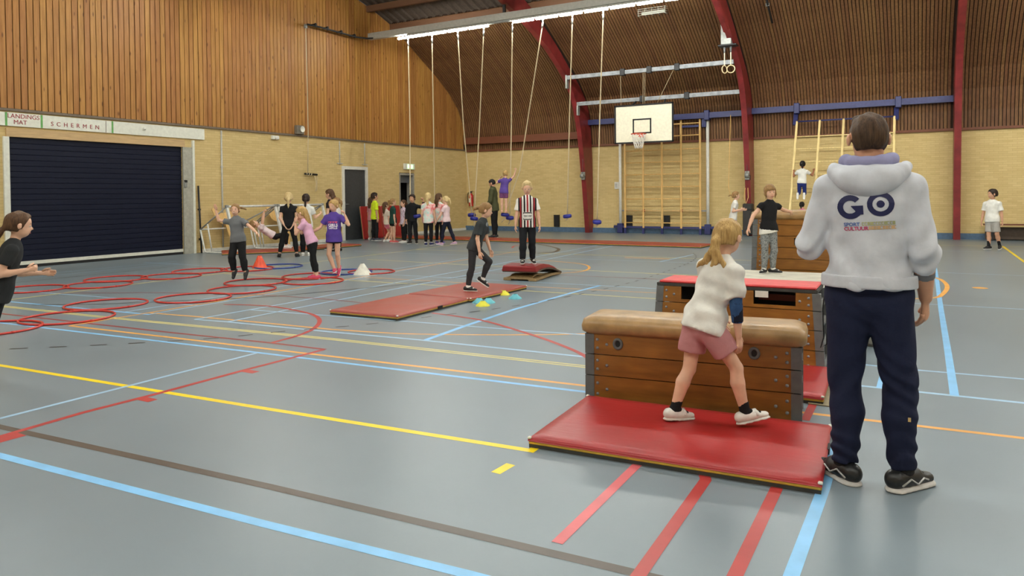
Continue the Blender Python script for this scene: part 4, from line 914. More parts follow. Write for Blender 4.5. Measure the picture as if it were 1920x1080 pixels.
# ------------------------------------------------------------------ figures: implicit surfaces turned into one continuous mesh
def U(v): v = np.asarray(v, float); return v/np.linalg.norm(v)
def cap(a, b, ra, rb=None, flat=None, k=.02, planes=()):
    return dict(a=np.asarray(a, float), b=np.asarray(b, float), ra=ra, rb=ra if rb is None else rb, flat=flat, k=k, planes=planes)
def ell(c, R, r, k=.02, planes=(), sub=False): return dict(c=np.asarray(c, float), R=np.asarray(R, float), r=np.asarray(r, float), k=k, planes=planes, sub=sub)
class Sdf:
    def __init__(s, prims, h, noise=None, cuts=()):
        lo, hi = [], []
        for p in prims:
            if p.get('sub'): continue
            if 'c' in p: m = p['r'].max(); lo.append(p['c']-m); hi.append(p['c']+m)
            else: m = max(p['ra'], p['rb']); lo += [np.minimum(p['a'], p['b'])-m]; hi += [np.maximum(p['a'], p['b'])+m]
        s.h = h; s.o = np.min(lo, 0)-3*h; n = np.ceil((np.max(hi, 0)+3*h-s.o)/h).astype(int)+1
        ax = [s.o[i]+h*np.arange(n[i]) for i in range(3)]; s.ax = ax
        D = np.full(n, .12)
        for p in prims:
            if 'c' in p: m = p['r'].max(); a, b = p['c']-m, p['c']+m
            else: m = max(p['ra'], p['rb']); a, b = np.minimum(p['a'], p['b'])-m, np.maximum(p['a'], p['b'])+m
            e = p['k']+3*h; i0 = np.clip(np.floor((a-e-s.o)/h).astype(int), 0, n); i1 = np.clip(np.ceil((b+e-s.o)/h).astype(int)+1, 0, n)
            if (i1 <= i0).any(): continue
            X, Y, Z = ax[0][i0[0]:i1[0], None, None], ax[1][None, i0[1]:i1[1], None], ax[2][None, None, i0[2]:i1[2]]
            if 'c' in p:
                dx, dy, dz = X-p['c'][0], Y-p['c'][1], Z-p['c'][2]; R = p['R']; r = p['r']
                q = [(dx*R[j][0]+dy*R[j][1]+dz*R[j][2]) for j in range(3)]
                k0 = np.sqrt(sum((q[j]/r[j])**2 for j in range(3)))+1e-9; k1 = np.sqrt(sum((q[j]/r[j]**2)**2 for j in range(3)))+1e-9
                d = k0*(k0-1)/k1
            else:
                dx, dy, dz = X-p['a'][0], Y-p['a'][1], Z-p['a'][2]; ba = p['b']-p['a']; sc = 1.0
                if p['flat'] is not None:
                    nrm, f = p['flat']; t = (dx*nrm[0]+dy*nrm[1]+dz*nrm[2])*(1/f-1); dx, dy, dz = dx+nrm[0]*t, dy+nrm[1]*t, dz+nrm[2]*t
                    ba = ba + nrm*(ba@nrm)*(1/f-1); sc = .5+.5*f
                t = np.clip((dx*ba[0]+dy*ba[1]+dz*ba[2])/max(ba@ba, 1e-9), 0, 1); r = p['ra']+(p['rb']-p['ra'])*t
                d = (np.sqrt((dx-t*ba[0])**2+(dy-t*ba[1])**2+(dz-t*ba[2])**2)-r)*sc
            for pt, nn in p['planes']: d = np.maximum(d, (X-pt[0])*nn[0]+(Y-pt[1])*nn[1]+(Z-pt[2])*nn[2])
            sl = D[i0[0]:i1[0], i0[1]:i1[1], i0[2]:i1[2]]; k = p['k']
            if p.get('sub'): d = -d; hh = np.clip(.5-.5*(sl-d)/k, 0, 1); sl[:] = sl*(1-hh)+d*hh+k*hh*(1-hh)
            else: hh = np.clip(.5+.5*(sl-d)/k, 0, 1); sl[:] = sl*(1-hh)+d*hh-k*hh*(1-hh)
        X, Y, Z = ax[0][:, None, None], ax[1][None, :, None], ax[2][None, None, :]
        if noise is not None: D = D + noise(X, Y, Z)
        for pt, nn in cuts: D = np.maximum(D, (X-pt[0])*nn[0]+(Y-pt[1])*nn[1]+(Z-pt[2])*nn[2])
        s.D = D
    def mesh(s):
        D, h, o = s.D, s.h, s.o; I = D < 0
        c = [I[a:a+D.shape[0]-1 or None, b:b+D.shape[1]-1 or None, d:d+D.shape[2]-1 or None] for a in (0, 1) for b in (0, 1) for d in (0, 1)]
        cnt = sum(x.astype(np.int8) for x in c); act = (cnt > 0) & (cnt < 8); idx = np.argwhere(act)
        if not len(idx): return np.zeros((0, 3)), np.zeros((0, 4), int)
        off = np.array([(a, b, d) for a in (0, 1) for b in (0, 1) for d in (0, 1)])
        V = np.stack([D[idx[:, 0]+a, idx[:, 1]+b, idx[:, 2]+d] for a, b, d in off], 1)
        acc = np.zeros((len(idx), 3)); m = np.zeros(len(idx))
        for i in range(8):
            for j in range(i+1, 8):
                if np.abs(off[i]-off[j]).sum() != 1: continue
                cr = (V[:, i] < 0) != (V[:, j] < 0); t = V[cr, i]/(V[cr, i]-V[cr, j]); acc[cr] += off[i]+t[:, None]*(off[j]-off[i]); m[cr] += 1
        P = o+h*(idx+acc/m[:, None]); ID = np.full(act.shape, -1); ID[act] = np.arange(len(idx)); F = []
        for axi in range(3):
            sl0 = [slice(1, -1)]*3; sl0[axi] = slice(0, -1); sl1 = [slice(1, -1)]*3; sl1[axi] = slice(1, None)
            A, B = I[tuple(sl0)], I[tuple(sl1)]; e = np.argwhere(A != B); w_ = A[tuple(e.T)]
            base = e.copy(); u, v = [(1, 2), (2, 0), (0, 1)][axi]
            for q in range(3):
                if q != axi: base[:, q] += 1
            def g(du, dv):
                t = base.copy(); t[:, u] += du; t[:, v] += dv; return ID[tuple(t.T)]
            Q = np.stack([g(-1, -1), g(0, -1), g(0, 0), g(-1, 0)], 1); Q[~w_] = Q[~w_][:, ::-1]; F.append(Q)
        F = np.concatenate(F); return P, F[(F >= 0).all(1)]
    def sample(s, P):
        q = np.clip((P-s.o)/s.h, 0, np.array(s.D.shape)-1.001); i = q.astype(int); f = q-i; r = 0
        for a in (0, 1):
            for b in (0, 1):
                for c in (0, 1): r = r + s.D[i[:, 0]+a, i[:, 1]+b, i[:, 2]+c]*(f[:, 0] if a else 1-f[:, 0])*(f[:, 1] if b else 1-f[:, 1])*(f[:, 2] if c else 1-f[:, 2])
        return r
    def project(s, P, d, dist=.5, lift=.002):
        P = P.astype(float).copy(); d = U(d); hit = np.zeros(len(P), bool); st = s.h*.5
        for _ in range(int(dist/st)+60):
            v = s.sample(P); hit |= v < lift
            P[~hit] += d*st
            if hit.all(): break
        lo, hi = P-d*st*1.5, P+0
        for _ in range(9):
            m = (lo+hi)/2; ins = (s.sample(m) < lift)[:, None]; hi = np.where(ins, m, hi); lo = np.where(ins, lo, m)
        return hi, hit
def np_mesh(name, P, F, extra=None):
    me = bpy.data.meshes.new(name); nF = len(F); Pl = P; loops = F.reshape(-1); starts = np.arange(nF)*4; tot = np.full(nF, 4)
    if extra is not None and len(extra.v):
        ev = np.array([tuple(v) for v in extra.v]); Pl = np.concatenate([P, ev]) if len(P) else ev
        ef = [np.array(f)+len(P) for f in extra.f]; el = np.concatenate(ef); es = np.cumsum([0]+[len(f) for f in ef[:-1]])+len(loops); et = [len(f) for f in ef]
        loops = np.concatenate([loops, el]); starts = np.concatenate([starts, es]); tot = np.concatenate([tot, et])
    me.vertices.add(len(Pl)); me.vertices.foreach_set('co', Pl.astype(np.float32).reshape(-1))
    me.loops.add(len(loops)); me.loops.foreach_set('vertex_index', loops.astype(np.int32))
    me.polygons.add(len(starts)); me.polygons.foreach_set('loop_start', starts.astype(np.int32))
    me.polygons.foreach_set('use_smooth', np.ones(len(starts), bool)); me.update(calc_edges=True); me.validate(); return me

def wrinkle(amp, fx=38, seed=0.0, low=0.0):
    def f(X, Y, Z):
        w1 = np.sin(fx*Z+3.1*np.sin(9*X+seed)+2.3*np.sin(7*Y+1.7*seed)); w2 = np.sin(.6*fx*(X+.8*Z)+2.0*np.sin(11*Y+seed))
        return amp*(.6*w1+.4*w2)
    return f
SKIN = {}
def skin(tone):
    if tone not in SKIN:
        n = NT('skin_'+tone); c = srgb(dict(fair=(224, 178, 150), mid=(206, 156, 126), tan=(168, 112, 82))[tone]); v = n.coords(); f = n.noise(v, 12, 4)
        n.l(n.ramp(f, [(.3, tuple(x*.9 for x in c[:3])+(1,)), (.7, tuple(min(1, x*1.06) for x in c[:3])+(1,))]), n.b.inputs['Base Color']); n.set(Roughness=.5); n.b.inputs['Specular IOR Level'].default_value = .35
        SKIN[tone] = n.m
    return SKIN[tone]
HAIRC = dict(blonde=((150, 116, 66), (206, 172, 110)), pale=((190, 162, 108), (226, 202, 150)), light=((118, 88, 54), (164, 128, 82)), brown=((62, 42, 28), (102, 72, 46)), dark=((28, 20, 16), (56, 40, 30)), darkbrown=((38, 26, 17), (86, 62, 40)), black=((12, 10, 10), (34, 28, 26)))
HAIRM = {}
def hairmat(k):
    if k not in HAIRM:
        n = NT('hair_'+k); a, b = HAIRC[k]; v = n.coords((60, 60, 6)); f = n.noise(v, 2.0, 6, .6); g = n.noise(n.coords(), 9, 3)
        n.l(n.mix(n.ramp(n.math('ADD', n.math('MULTIPLY', f, .7), n.math('MULTIPLY', g, .3)), [(.36, (0, 0, 0, 1)), (.64, (1, 1, 1, 1))]), srgb(a), srgb(b)), n.b.inputs['Base Color'])
        n.set(Roughness=.58); n.b.inputs['Specular IOR Level'].default_value = .3; n.bump(f, .5, .006); HAIRM[k] = n.m
    return HAIRM[k]
def sphere_me(name, n=10):
    m = MB(); m.lathe([(math.sin(math.pi*i/8)*1.0+1e-5, -math.cos(math.pi*i/8)) for i in range(9)], n=n); return m.mesh(name)
BALL = sphere_me('ball')
M_EYE = plain('eye_white', (226, 222, 216), .3); M_IRIS = plain('eye_iris', (42, 30, 24), .3); M_LIP = plain('lips', (176, 92, 84), .5); M_BROW = plain('eyebrow', (88, 62, 42), .8)

def person(label, pos, face, H, pose, top, bottom, shoe, hair, adult=False, tone='fair', h=.012, z=0.0, pz=None, lift=0.0, sock=None, extras=None, cat='person', group=None, bare=False):
    away = U((pos[0], pos[1])); rightv = np.array([away[1], -away[0]]); a = math.radians(face); hv = math.cos(a)*away+math.sin(a)*rightv
    root = empty('person', (pos[0], pos[1], z), math.atan2(-hv[0], hv[1]), label=label, cat=cat, group=group)
    q = dict(thigh=.24, shin=.225, ah=.042, torso=.315, hh=.128, sw=.112, hw=.048, ua=.168, fa=.145, hand=.104) if adult else dict(thigh=.222, shin=.212, ah=.044, torso=.296, hh=.158, sw=.096, hw=.047, ua=.158, fa=.138, hand=.098)
    q = {k: v*H for k, v in q.items()}; g = pose.get
    q['sw'] *= g('sw', 1.0)
    T = U(g('T', (0, 0, 1))); hy = math.radians(g('hipyaw', 0)); R0 = np.array([math.cos(hy), math.sin(hy), 0]); R0 = U(R0-T*(R0@T)*.6); F0 = U(np.cross(T, R0))
    tw = math.radians(g('twist', 0)); Rs = U(np.cross(F0, T)) if False else R0; Rs = math.cos(tw)*U(Rs-T*(Rs@T))+math.sin(tw)*np.cross(T, U(Rs-T*(Rs@T))); Fs = np.cross(T, Rs)
    P = np.zeros(3); C = P+T*q['torso']; N = C+T*.018*H
    J = {}
    for s_, S in ((1, 'R'), (-1, 'L')):
        u, f = [U(v) for v in g('a'+S, ((.14*s_, .02, -1), (.06*s_, .16, -1)))[:2]]
        sh = C+Rs*s_*q['sw']-T*.022*H+T*.012*H*(u[2] > .3); el = sh+u*q['ua']; wr = el+f*q['fa']
        hd = pose.get('h'+S); hdir = U(hd[0]) if hd else f; pn = np.array(hd[1], float) if hd else np.array([-s_, 0, .0]); pn = pn-hdir*(pn@hdir); pn = U(pn) if np.linalg.norm(pn) > .05 else perp_np(hdir)
        t, sn, ft = [U(v) for v in g('l'+S, ((.03*s_, 0, -1), (0, -.03, -1), (.16*s_, 1, 0)))]
        hp = P+R0*s_*q['hw']-T*.01*H; kn = hp+t*q['thigh']; an = kn+sn*q['shin']; fu = -sn-ft*(-sn@ft); fu = U(fu)
        J[S] = dict(sh=sh, el=el, wr=wr, hd=hdir, pn=pn, curl=(hd[2] if hd and len(hd) > 2 else .28), hp=hp, kn=kn, an=an, ft=ft, fu=fu, heel=an-ft*.032*H-fu*q['ah'], toe=an+ft*.112*H-fu*q['ah'], u=u, f=f)
    low = min(min(J[S]['heel'][2], J[S]['toe'][2]) for S in 'RL')
    dz = (-low+lift) if pz is None else pz
    sh_ = np.array([0, 0, dz]); P = P+sh_; C = C+sh_; N = N+sh_
    for S in 'RL':
        for k_ in ('sh', 'el', 'wr', 'hp', 'kn', 'an', 'heel', 'toe'): J[S][k_] = J[S][k_]+sh_
    # head frame
    nd = U(np.array(T)*.8+np.array(g('neck', (0, .10, 1.0)))*.6); hc = N+nd*((1-.065-.835)*H if adult else (1-.079-.80)*H)
    ya, pi_ = [math.radians(v) for v in g('head', (0, 0))]; hf = np.cos(pi_)*(math.cos(ya)*np.array([0, 1, 0])+math.sin(ya)*np.array([1, 0, 0]))+np.array([0, 0, math.sin(pi_)]); hr = U(np.cross(hf, (0, 0, 1))); hu = np.cross(hr, hf)
    roll = math.radians(g('roll', 0)); hr, hu = math.cos(roll)*hr+math.sin(roll)*hu, math.cos(roll)*hu-math.sin(roll)*hr
    HR = np.stack([hr, hf, hu]); hh = q['hh']
    def HP_(x, y, zz): return hc+hh*(x*hr+y*hf+zz*hu)
    k1 = .016*H/1.3
    ch, wa, hi = (.096*H, .080*H, .086*H) if adult else (.084*H, .074*H, .078*H)
    if g('slim'): ch, wa, hi = ch*g('slim'), wa*g('slim'), hi*g('slim')
    ra = (.030, .0245, .0245, .0165) if adult else (.0255, .021, .021, .0150)
    rl = (.055, .036, .034, .0215) if adult else (.045, .031, .0305, .0195)
    FL_ = (Fs, .68); FL0 = (F0, .74)
    def torso(e, hem=None, flare=0.0, se=None, pe=0.0):
        se = e*.8 if se is None else se; hr_ = q['hw']+rl[0]*H+pe+.006
        pr = [cap(P+T*.14*H, C-T*.06*H, wa*1.04+e, ch+e, FL_, k1), cap(P+T*.02*H, P+T*.14*H, hi+e, wa+e, FL0, k1*1.5),
              cap(C-T*.06*H, C-T*.028*H, ch+e, ch*.86+e, FL_, k1), cap(J['R']['sh'], J['L']['sh'], (.033 if adult else .028)*H+se, k=k1*1.8)]
        pr.append(cap(C-T*.02*H, N+T*.004*H, .052*H+e*.5, .034*H+e*.3, (Fs, .8), k1*1.5))
        if hem is not None: pr.append(cap(P+T*.03*H, P-T*(hem+.04*H), max(hi+e, hr_), max(hi+e, hr_)+flare, FL0, k1*1.6))
        return pr
    def arm(S, e=0.0):
        j = J[S]; return [cap(j['sh'], j['el'], ra[0]*H+e, ra[1]*H+e, k=k1), cap(j['el'], j['el']+.35*(j['wr']-j['el']), ra[2]*H+e, ra[2]*1.05*H+e, k=k1*.6), cap(j['el']+.35*(j['wr']-j['el']), j['wr'], ra[2]*1.05*H+e, ra[3]*H+e, k=k1*.6)]
    def leg(S, e=0.0, e2=None):
        j = J[S]; e2 = e if e2 is None else e2; bk = -j['fu']*0; m = j['kn']+.32*(j['an']-j['kn'])-j['ft']*.008*H
        return [cap(j['hp'], j['kn'], rl[0]*H+e, rl[1]*H+e2, k=k1), cap(j['kn'], m, rl[1]*.96*H+e2, rl[2]*1.08*H+e2, k=k1*.7), cap(m, j['an'], rl[2]*1.08*H+e2, rl[3]*H+e2, k=k1*.7)]
    pel = [cap(J['R']['hp']+T*.02*H, J['L']['hp']+T*.02*H, .046*H, k=k1*1.5, flat=FL0)]
    # --- body
    pr = torso(0)+pel+[cap(N-T*.02*H, hc-.25*hh*hu-.06*hh*hf, (.036 if adult else .0285)*H, (.034 if adult else .0275)*H, k=k1)]
    pr += [ell(HP_(0, -.05, .11), HR, hh*np.array([.355, .43, .385]), .03*hh/.2), ell(HP_(0, .08, -.17), HR, hh*np.array([.275, .31, .325]), .10*hh), cap(HP_(0, .36, -.02), HP_(0, .43, -.11), .03*hh, .052*hh, k=.04*hh),
           ell(HP_(.395, -.0, -.04), HR, hh*np.array([.045, .095, .14]), .02*hh), ell(HP_(-.395, -.0, -.04), HR, hh*np.array([.045, .095, .14]), .02*hh)]
    fing = MB()
    for s_, S in ((1, 'R'), (-1, 'L')):
        pr += arm(S)+leg(S); j = J[S]; d, n_ = j['hd'], j['pn']; lat = np.cross(d, n_)*s_; hl = q['hand']
        pr.append(cap(j['wr']+d*.06*hl, j['wr']+d*.46*hl, .15*hl, .205*hl, (n_, .5), k=.008))
        pr.append(cap(j['an'], j['an']+j['ft']*.05*H-j['fu']*.026*H, .019*H, .013*H, k=.01))
        for i, (o_, L_) in enumerate(((.155, .44), (.055, .49), (-.05, .46), (-.15, .37))):
            p0 = j['wr']+d*.50*hl+lat*o_*hl; pts = [p0-d*.1*hl]; ang = 0; dd = d
            for q_, fr in enumerate((.45, .32, .23)):
                ang += j['curl']*(1+.12*i); dd = d*math.cos(ang)+n_*math.sin(ang); pts.append(p0 if q_ == 0 else pts[-1]) if q_ == 0 else None; pts.append(pts[-1]+dd*L_*hl*fr)
            pts.append(pts[-1]+dd*.025*hl); r_ = .058*hl
            fing.tube(pts, r_, 7, radii=[r_*1.1]*2+[r_]*(len(pts)-4)+[r_*.85, r_*.45])
        t0 = j['wr']+d*.14*hl+lat*.12*hl; td = U(d*.75+lat*.62+n_*.28); t1 = t0+td*.24*hl; td2 = U(d*.9+lat*.2+n_*(.25+j['curl'])); t2 = t1+td2*.17*hl; t3 = t2+td2*.12*hl
        fing.tube([t0, t1, t2, t3, t3+td2*.03*hl], .066*hl, 7, radii=[.085*hl, .072*hl, .064*hl, .056*hl, .03*hl])
    bd = Sdf(pr, h); Pv, Fv = bd.mesh(); body = link('body', np_mesh('body', Pv, Fv, fing), skin(tone), root)
    # --- face
    for s_ in (-1, 1):
        e = link('eye', BALL, M_EYE, root); M = Matrix(((hr[0], hf[0], hu[0]), (hr[1], hf[1], hu[1]), (hr[2], hf[2], hu[2]))).to_4x4()
        def put(o, p, sc): o.matrix_local = Matrix.Translation(Vector(p)) @ M @ Matrix.Diagonal((*[v*hh for v in sc], 1))
        if len(BALL.materials) == 0: BALL.materials.append(M_EYE)
        put(e, HP_(.135*s_, .335, -.01), (.055, .04, .030)); i_ = link('iris', BALL, None, e); i_.parent = root; put(i_, HP_(.135*s_, .366, -.008), (.031, .014, .027)); i_.material_slots[0].link = 'OBJECT'; i_.material_slots[0].material = M_IRIS
        b_ = link('eyebrow', BALL, None, root); put(b_, HP_(.145*s_, .355, .095), (.075, .022, .012)); b_.material_slots[0].link = 'OBJECT'; b_.material_slots[0].material = hairmat(hair.get('c', 'brown'))
    sm_ = .055 if g('smile') else .012
    mt_ = MB(); arc = [HP_(x_, .385-1.6*x_*x_, -.285+(sm_*(x_/.11)**2)-(.02 if g('smile') else 0)) for x_ in (-.11, -.06, 0, .06, .11)]; mt_.tube(arc, .017*hh, 6, radii=[.008*hh, .018*hh, .022*hh, .018*hh, .008*hh]); mt_.build('mouth', M_LIP, root)
    if g('smile'): MB().tube([HP_(x_, .388-1.6*x_*x_, -.285+(sm_*(x_/.11)**2)) for x_ in (-.08, 0, .08)], .02*hh, 6).build('teeth', M_EYE, root)
    # --- top garment
    sd = None
    e = top.get('ease', .016); nz = wrinkle(top.get('wr', .004), top.get('wf', 34), len(label)*.7)
    hemd = top.get('hem', .06)*H; se = top.get('se', e*.75); pr = torso(e, hemd, top.get('flare', .006), se, bottom.get('ease', .008))
    hemc = (P-T*hemd, -T); [p_.update(planes=(hemc,)) for p_ in pr]
    sf = top.get('sleeve', .6)
    for S in 'RL':
        fS = top.get('sleeve'+S, sf); j = J[S]; et = se+top.get('cuff', .008)
        if fS <= 0: continue
        if fS <= 1:
            en = j['sh']+fS*(j['el']-j['sh']); pr.append(cap(j['sh'], en+j['u']*.03*H, ra[0]*H+se, ra[0]*H+et, k=k1, planes=((en, j['u']),)))
        else:
            en = j['el']+(fS-1)*(j['wr']-j['el']); pr.append(cap(j['sh'], j['el'], ra[0]*H+se, ra[1]*H+et, k=k1)); pr.append(cap(j['el'], en+j['f']*.02*H, ra[2]*H+et, ra[3]*1.25*H+se*.8, k=k1*.7, planes=((en, j['f']),)))
    pr += [ell(p_[0], p_[1], p_[2], k1) for p_ in ()]
    ts = Sdf(pr, h, top.get('noise', nz), ()); Pv, Fv = ts.mesh(); shirt = link(top.get('name', 'shirt'), np_mesh('shirt', Pv, Fv), top['mat'], root)
    if top.get('under'):
        pr = torso(e*.6, hemd+.030*H, .004, se, bottom.get('ease', .008)); hc2 = (P-T*(hemd+.030*H)+Fs*.0, U(-T-.25*Rs)); [p_.update(planes=(hc2, (P+T*.02*H, T))) for p_ in pr]
        us = Sdf(pr, h); Pv, Fv = us.mesh(); link('undershirt', np_mesh('undershirt', Pv, Fv), top['under'], root)
    # --- bottom garment
    L = bottom.get('len', 1.95); e = bottom.get('ease', .008); e2 = bottom.get('ease2', e); wz = P+T*.055*H; he_ = bottom.get('hipe', 0.0); pr = [dict(p_, ra=p_['ra']+e+.004+he_, rb=p_['rb']+e+.004+he_) for p_ in pel]+([cap(P-T*.02*H, P-T*bottom['crotch']*H, .05*H, .03*H, k=.04)] if bottom.get('crotch') else [])+[cap(P+T*.0*H, wz+T*.03*H, hi+e*.6, wa*1.04+e*.5+he_, FL0, k1, planes=((wz, T),))]
    for S in 'RL':
        j = J[S]; lg = leg(S, e, e2)
        if L <= 1:
            en = j['hp']+L*(j['kn']-j['hp']); ax_ = U(j['kn']-j['hp']); pr.append(cap(j['hp'], en+ax_*.02*H, rl[0]*H+e, rl[0]*H*(1-.25*L)+e2, k=k1, planes=((en, ax_),)))
        else:
            en = j['kn']+(L-1)*(j['an']-j['kn']); ax_ = U(j['an']-j['kn']); lg[1]['planes'] = lg[2]['planes'] = ((en, ax_),); pr += lg
            if bottom.get('cuffr'): pr.append(cap(en-ax_*.06*H, en+ax_*.01*H, bottom['cuffr']*H, bottom['cuffr']*.9*H, k=k1, planes=((en, ax_),)))
    bs = Sdf(pr, h, bottom.get('noise', wrinkle(bottom.get('wr', .002), bottom.get('wf', 40), len(label))), ()); Pv, Fv = bs.mesh(); pants = link(bottom.get('name', 'trousers'), np_mesh('trousers', Pv, Fv), bottom['mat'], root)
    # --- socks and shoes
    for S in 'RL':
        j = J[S]; fx = j['ft']; fu = j['fu']; A = j['an']; hs = min(h, .009)
        if sock:
            top_p = A-U(A-j['kn'])*sock.get('len', .05)*H; ax_ = U(A-j['kn'])
            s_o = Sdf([cap(top_p-ax_*.02*H, A, rl[3]*1.1*H+.005, rl[3]*H+.006, k=.01, planes=((top_p, -ax_),)), cap(A, A+fx*.06*H-fu*.02*H, .022*H+.003, .02*H, k=.01)], hs); Pv, Fv = s_o.mesh(); link('sock', np_mesh('sock', Pv, Fv), sock['mat'], root)
        he, to = j['heel'], j['toe']; W = (.0245 if adult else .0255)*H; side = np.cross(fx, fu)
        pr = [cap(he+fu*.030*H+fx*.004*H, he+fu*.030*H+fx*.07*H, .0275*H, .026*H, (side, .95), .012), cap(he+fx*.06*H+fu*.026*H, to-fx*.022*H+fu*.018*H, .026*H, .019*H, (fu, .8), .012), cap(A-fu*.014*H, A-fu*.004*H, .0265*H, .0255*H, k=.012, planes=((A+fu*shoe.get('collar', .004)*H, fu),))]
        o_ = he-fu*0
        s_o = Sdf(pr, hs, None, ((he+fu*.008*H, -fu),)); Pv, Fv = s_o.mesh(); so = link('shoe', np_mesh('shoe', Pv, Fv), shoe['mat'], root)
        pr = [cap(he+fx*.006*H, to-fx*.024*H, .0285*H, .026*H, (fu, .62), .01)]
        s_o = Sdf(pr, hs, None, ((he+fu*.0125*H, fu), (he, -fu))); Pv, Fv = s_o.mesh(); link('sole', np_mesh('sole', Pv, Fv), shoe['sole'], so)
        if shoe.get('mark'):
            for sd_ in (-1, 1):
                MB().tube([he+fx*a_*H+fu*b_*H+side*sd_*c_*H for a_, b_, c_ in ((.0, .020, .0262), (.03, .034, .0285), (.055, .018, .029), (.08, .030, .027), (.10, .022, .024))], .0026*H, 6).build('side_mark', shoe['mark'], so)
            MB().tube([A+fx*(.03+.02*(i_//2))*H-fu*(.004+.006*(i_//2))*H+side*(.018 if i_ % 2 else -.018)*H for i_ in range(6)], .0022*H, 5).build('lace', shoe['mark'], so)
        if shoe.get('strap'): 
            c_ = A+fx*.048*H-fu*.006*H; MB().tube([c_+side*.026*H-fu*.012*H, c_+side*.016*H+fu*.006*H, c_+fu*.012*H, c_-side*.016*H+fu*.006*H, c_-side*.026*H-fu*.012*H], .0075*H, 6).build('strap', shoe['strap'], so)
    # --- hair
    st = hair.get('style', 'short'); th = hair.get('th', .045); Hm = hairmat(hair.get('c', 'brown'))
    fr = hair.get('front', .10); nk = hair.get('nape', -.26)
    pl1 = (HP_(0, fr, -.10), U(.89*hf-.455*hu)); pl2 = (HP_(0, -.3, nk), -hu)
    pr = [ell(HP_(0, -.06, .115+th*.3), HR, hh*np.array([.355+th*.8, .43+th, .385+th]), .02*hh, planes=(pl1,)), ]
    pr.append(ell(HP_(0, -.16, -.05), HR, hh*np.array([.32+th, .33+th, .36]), .06*hh, planes=(pl2, (HP_(0, -.02, 0), hf))))
    if hair.get('fringe'): pr.append(ell(HP_(0, .20, .22), HR, hh*np.array([.31, .23, .18]), .03*hh, planes=((HP_(0, 0, .10), -hu),)))
    if st == 'quiff': pr.append(cap(HP_(-.17, .22, .42), HP_(.17, .22, .42), .12*hh, k=.08*hh))
    for ch_ in hair.get('tail', []):                     # chains of (x,y,z,r) in head units
        for p0, p1 in zip(ch_, ch_[1:]): pr.append(cap(HP_(*p0[:3]), HP_(*p1[:3]), p0[3]*hh, p1[3]*hh, k=.05*hh))
    hn = None
    hh_ = hh
    def hn(X, Y, Z, s=len(label)): return .004*hh_/.2*np.sin(170*(.2/hh_)*X*.5+2*np.sin(20*Z+s))*np.sin(150*Y*.5+1.5*np.sin(17*Z))
    hs_ = Sdf(pr, min(h, .010), hn); Pv, Fv = hs_.mesh(); ho = link('hair', np_mesh('hair', Pv, Fv), Hm, root)
    if hair.get('tie'):
        t_ = hair['tie']; tm = MB(); c_ = HP_(*t_[:3]); tm.tube([c_+hh*t_[3]*(math.cos(2*math.pi*i/12)*hr+math.sin(2*math.pi*i/12)*hu) for i in range(12)], .03*hh, 6, closed=True); tm.build('hair_tie', plain('hair_tie_'+hair.get('tiec', 'white'), dict(white=(230, 226, 220), black=(24, 22, 22), pink=(214, 140, 150))[hair.get('tiec', 'white')], .6), ho)
    ctx = dict(root=root, J=J, P=P, C=C, N=N, T=T, Fs=Fs, Rs=Rs, H=H, hc=hc, HP=HP_, shirt=shirt, ts=ts, bs=bs, pants=pants, h=h, ra=ra, k1=k1)
    if extras: extras(ctx)
    return ctx
def perp_np(d):
    a = np.array([0, 0, 1.]) if abs(d[2]) < .9 else np.array([1., 0, 0]); return U(np.cross(d, a))
def print_on(ctx, me, origin, right, upv, d, mat, name='print', lift=.0025, sdf=None):
    """wrap a flat mesh (x,y) around a garment by marching it along d"""
    n = len(me.vertices); co = np.empty(n*3, np.float32); me.vertices.foreach_get('co', co); co = co.reshape(-1, 3)
    Pp = np.asarray(origin)+co[:, :1]*np.asarray(right)+co[:, 1:2]*np.asarray(upv); W, hit = (sdf or ctx['ts']).project(Pp, d, .5, lift)
    me.vertices.foreach_set('co', W.astype(np.float32).reshape(-1)); me.update(); return link(name, me, mat, ctx['shirt'])
def raster(fn, x0, x1, y0, y1, s):
    xs = np.arange(x0, x1+s, s); ys = np.arange(y0, y1+s, s); m = MB(); ids = {}
    cx = (xs[:-1]+xs[1:])/2; cyy = (ys[:-1]+ys[1:])/2; X, Y = np.meshgrid(cx, cyy, indexing='ij'); K = fn(X, Y)
    def vid(i, j):
        if (i, j) not in ids: ids[i, j] = len(m.v); m.v.append((xs[i], ys[j], 0))
        return ids[i, j]
    for i, j in np.argwhere(K): m.f.append((vid(i, j), vid(i+1, j), vid(i+1, j+1), vid(i, j+1))); m.sm.append(True)
    return m.mesh('print')
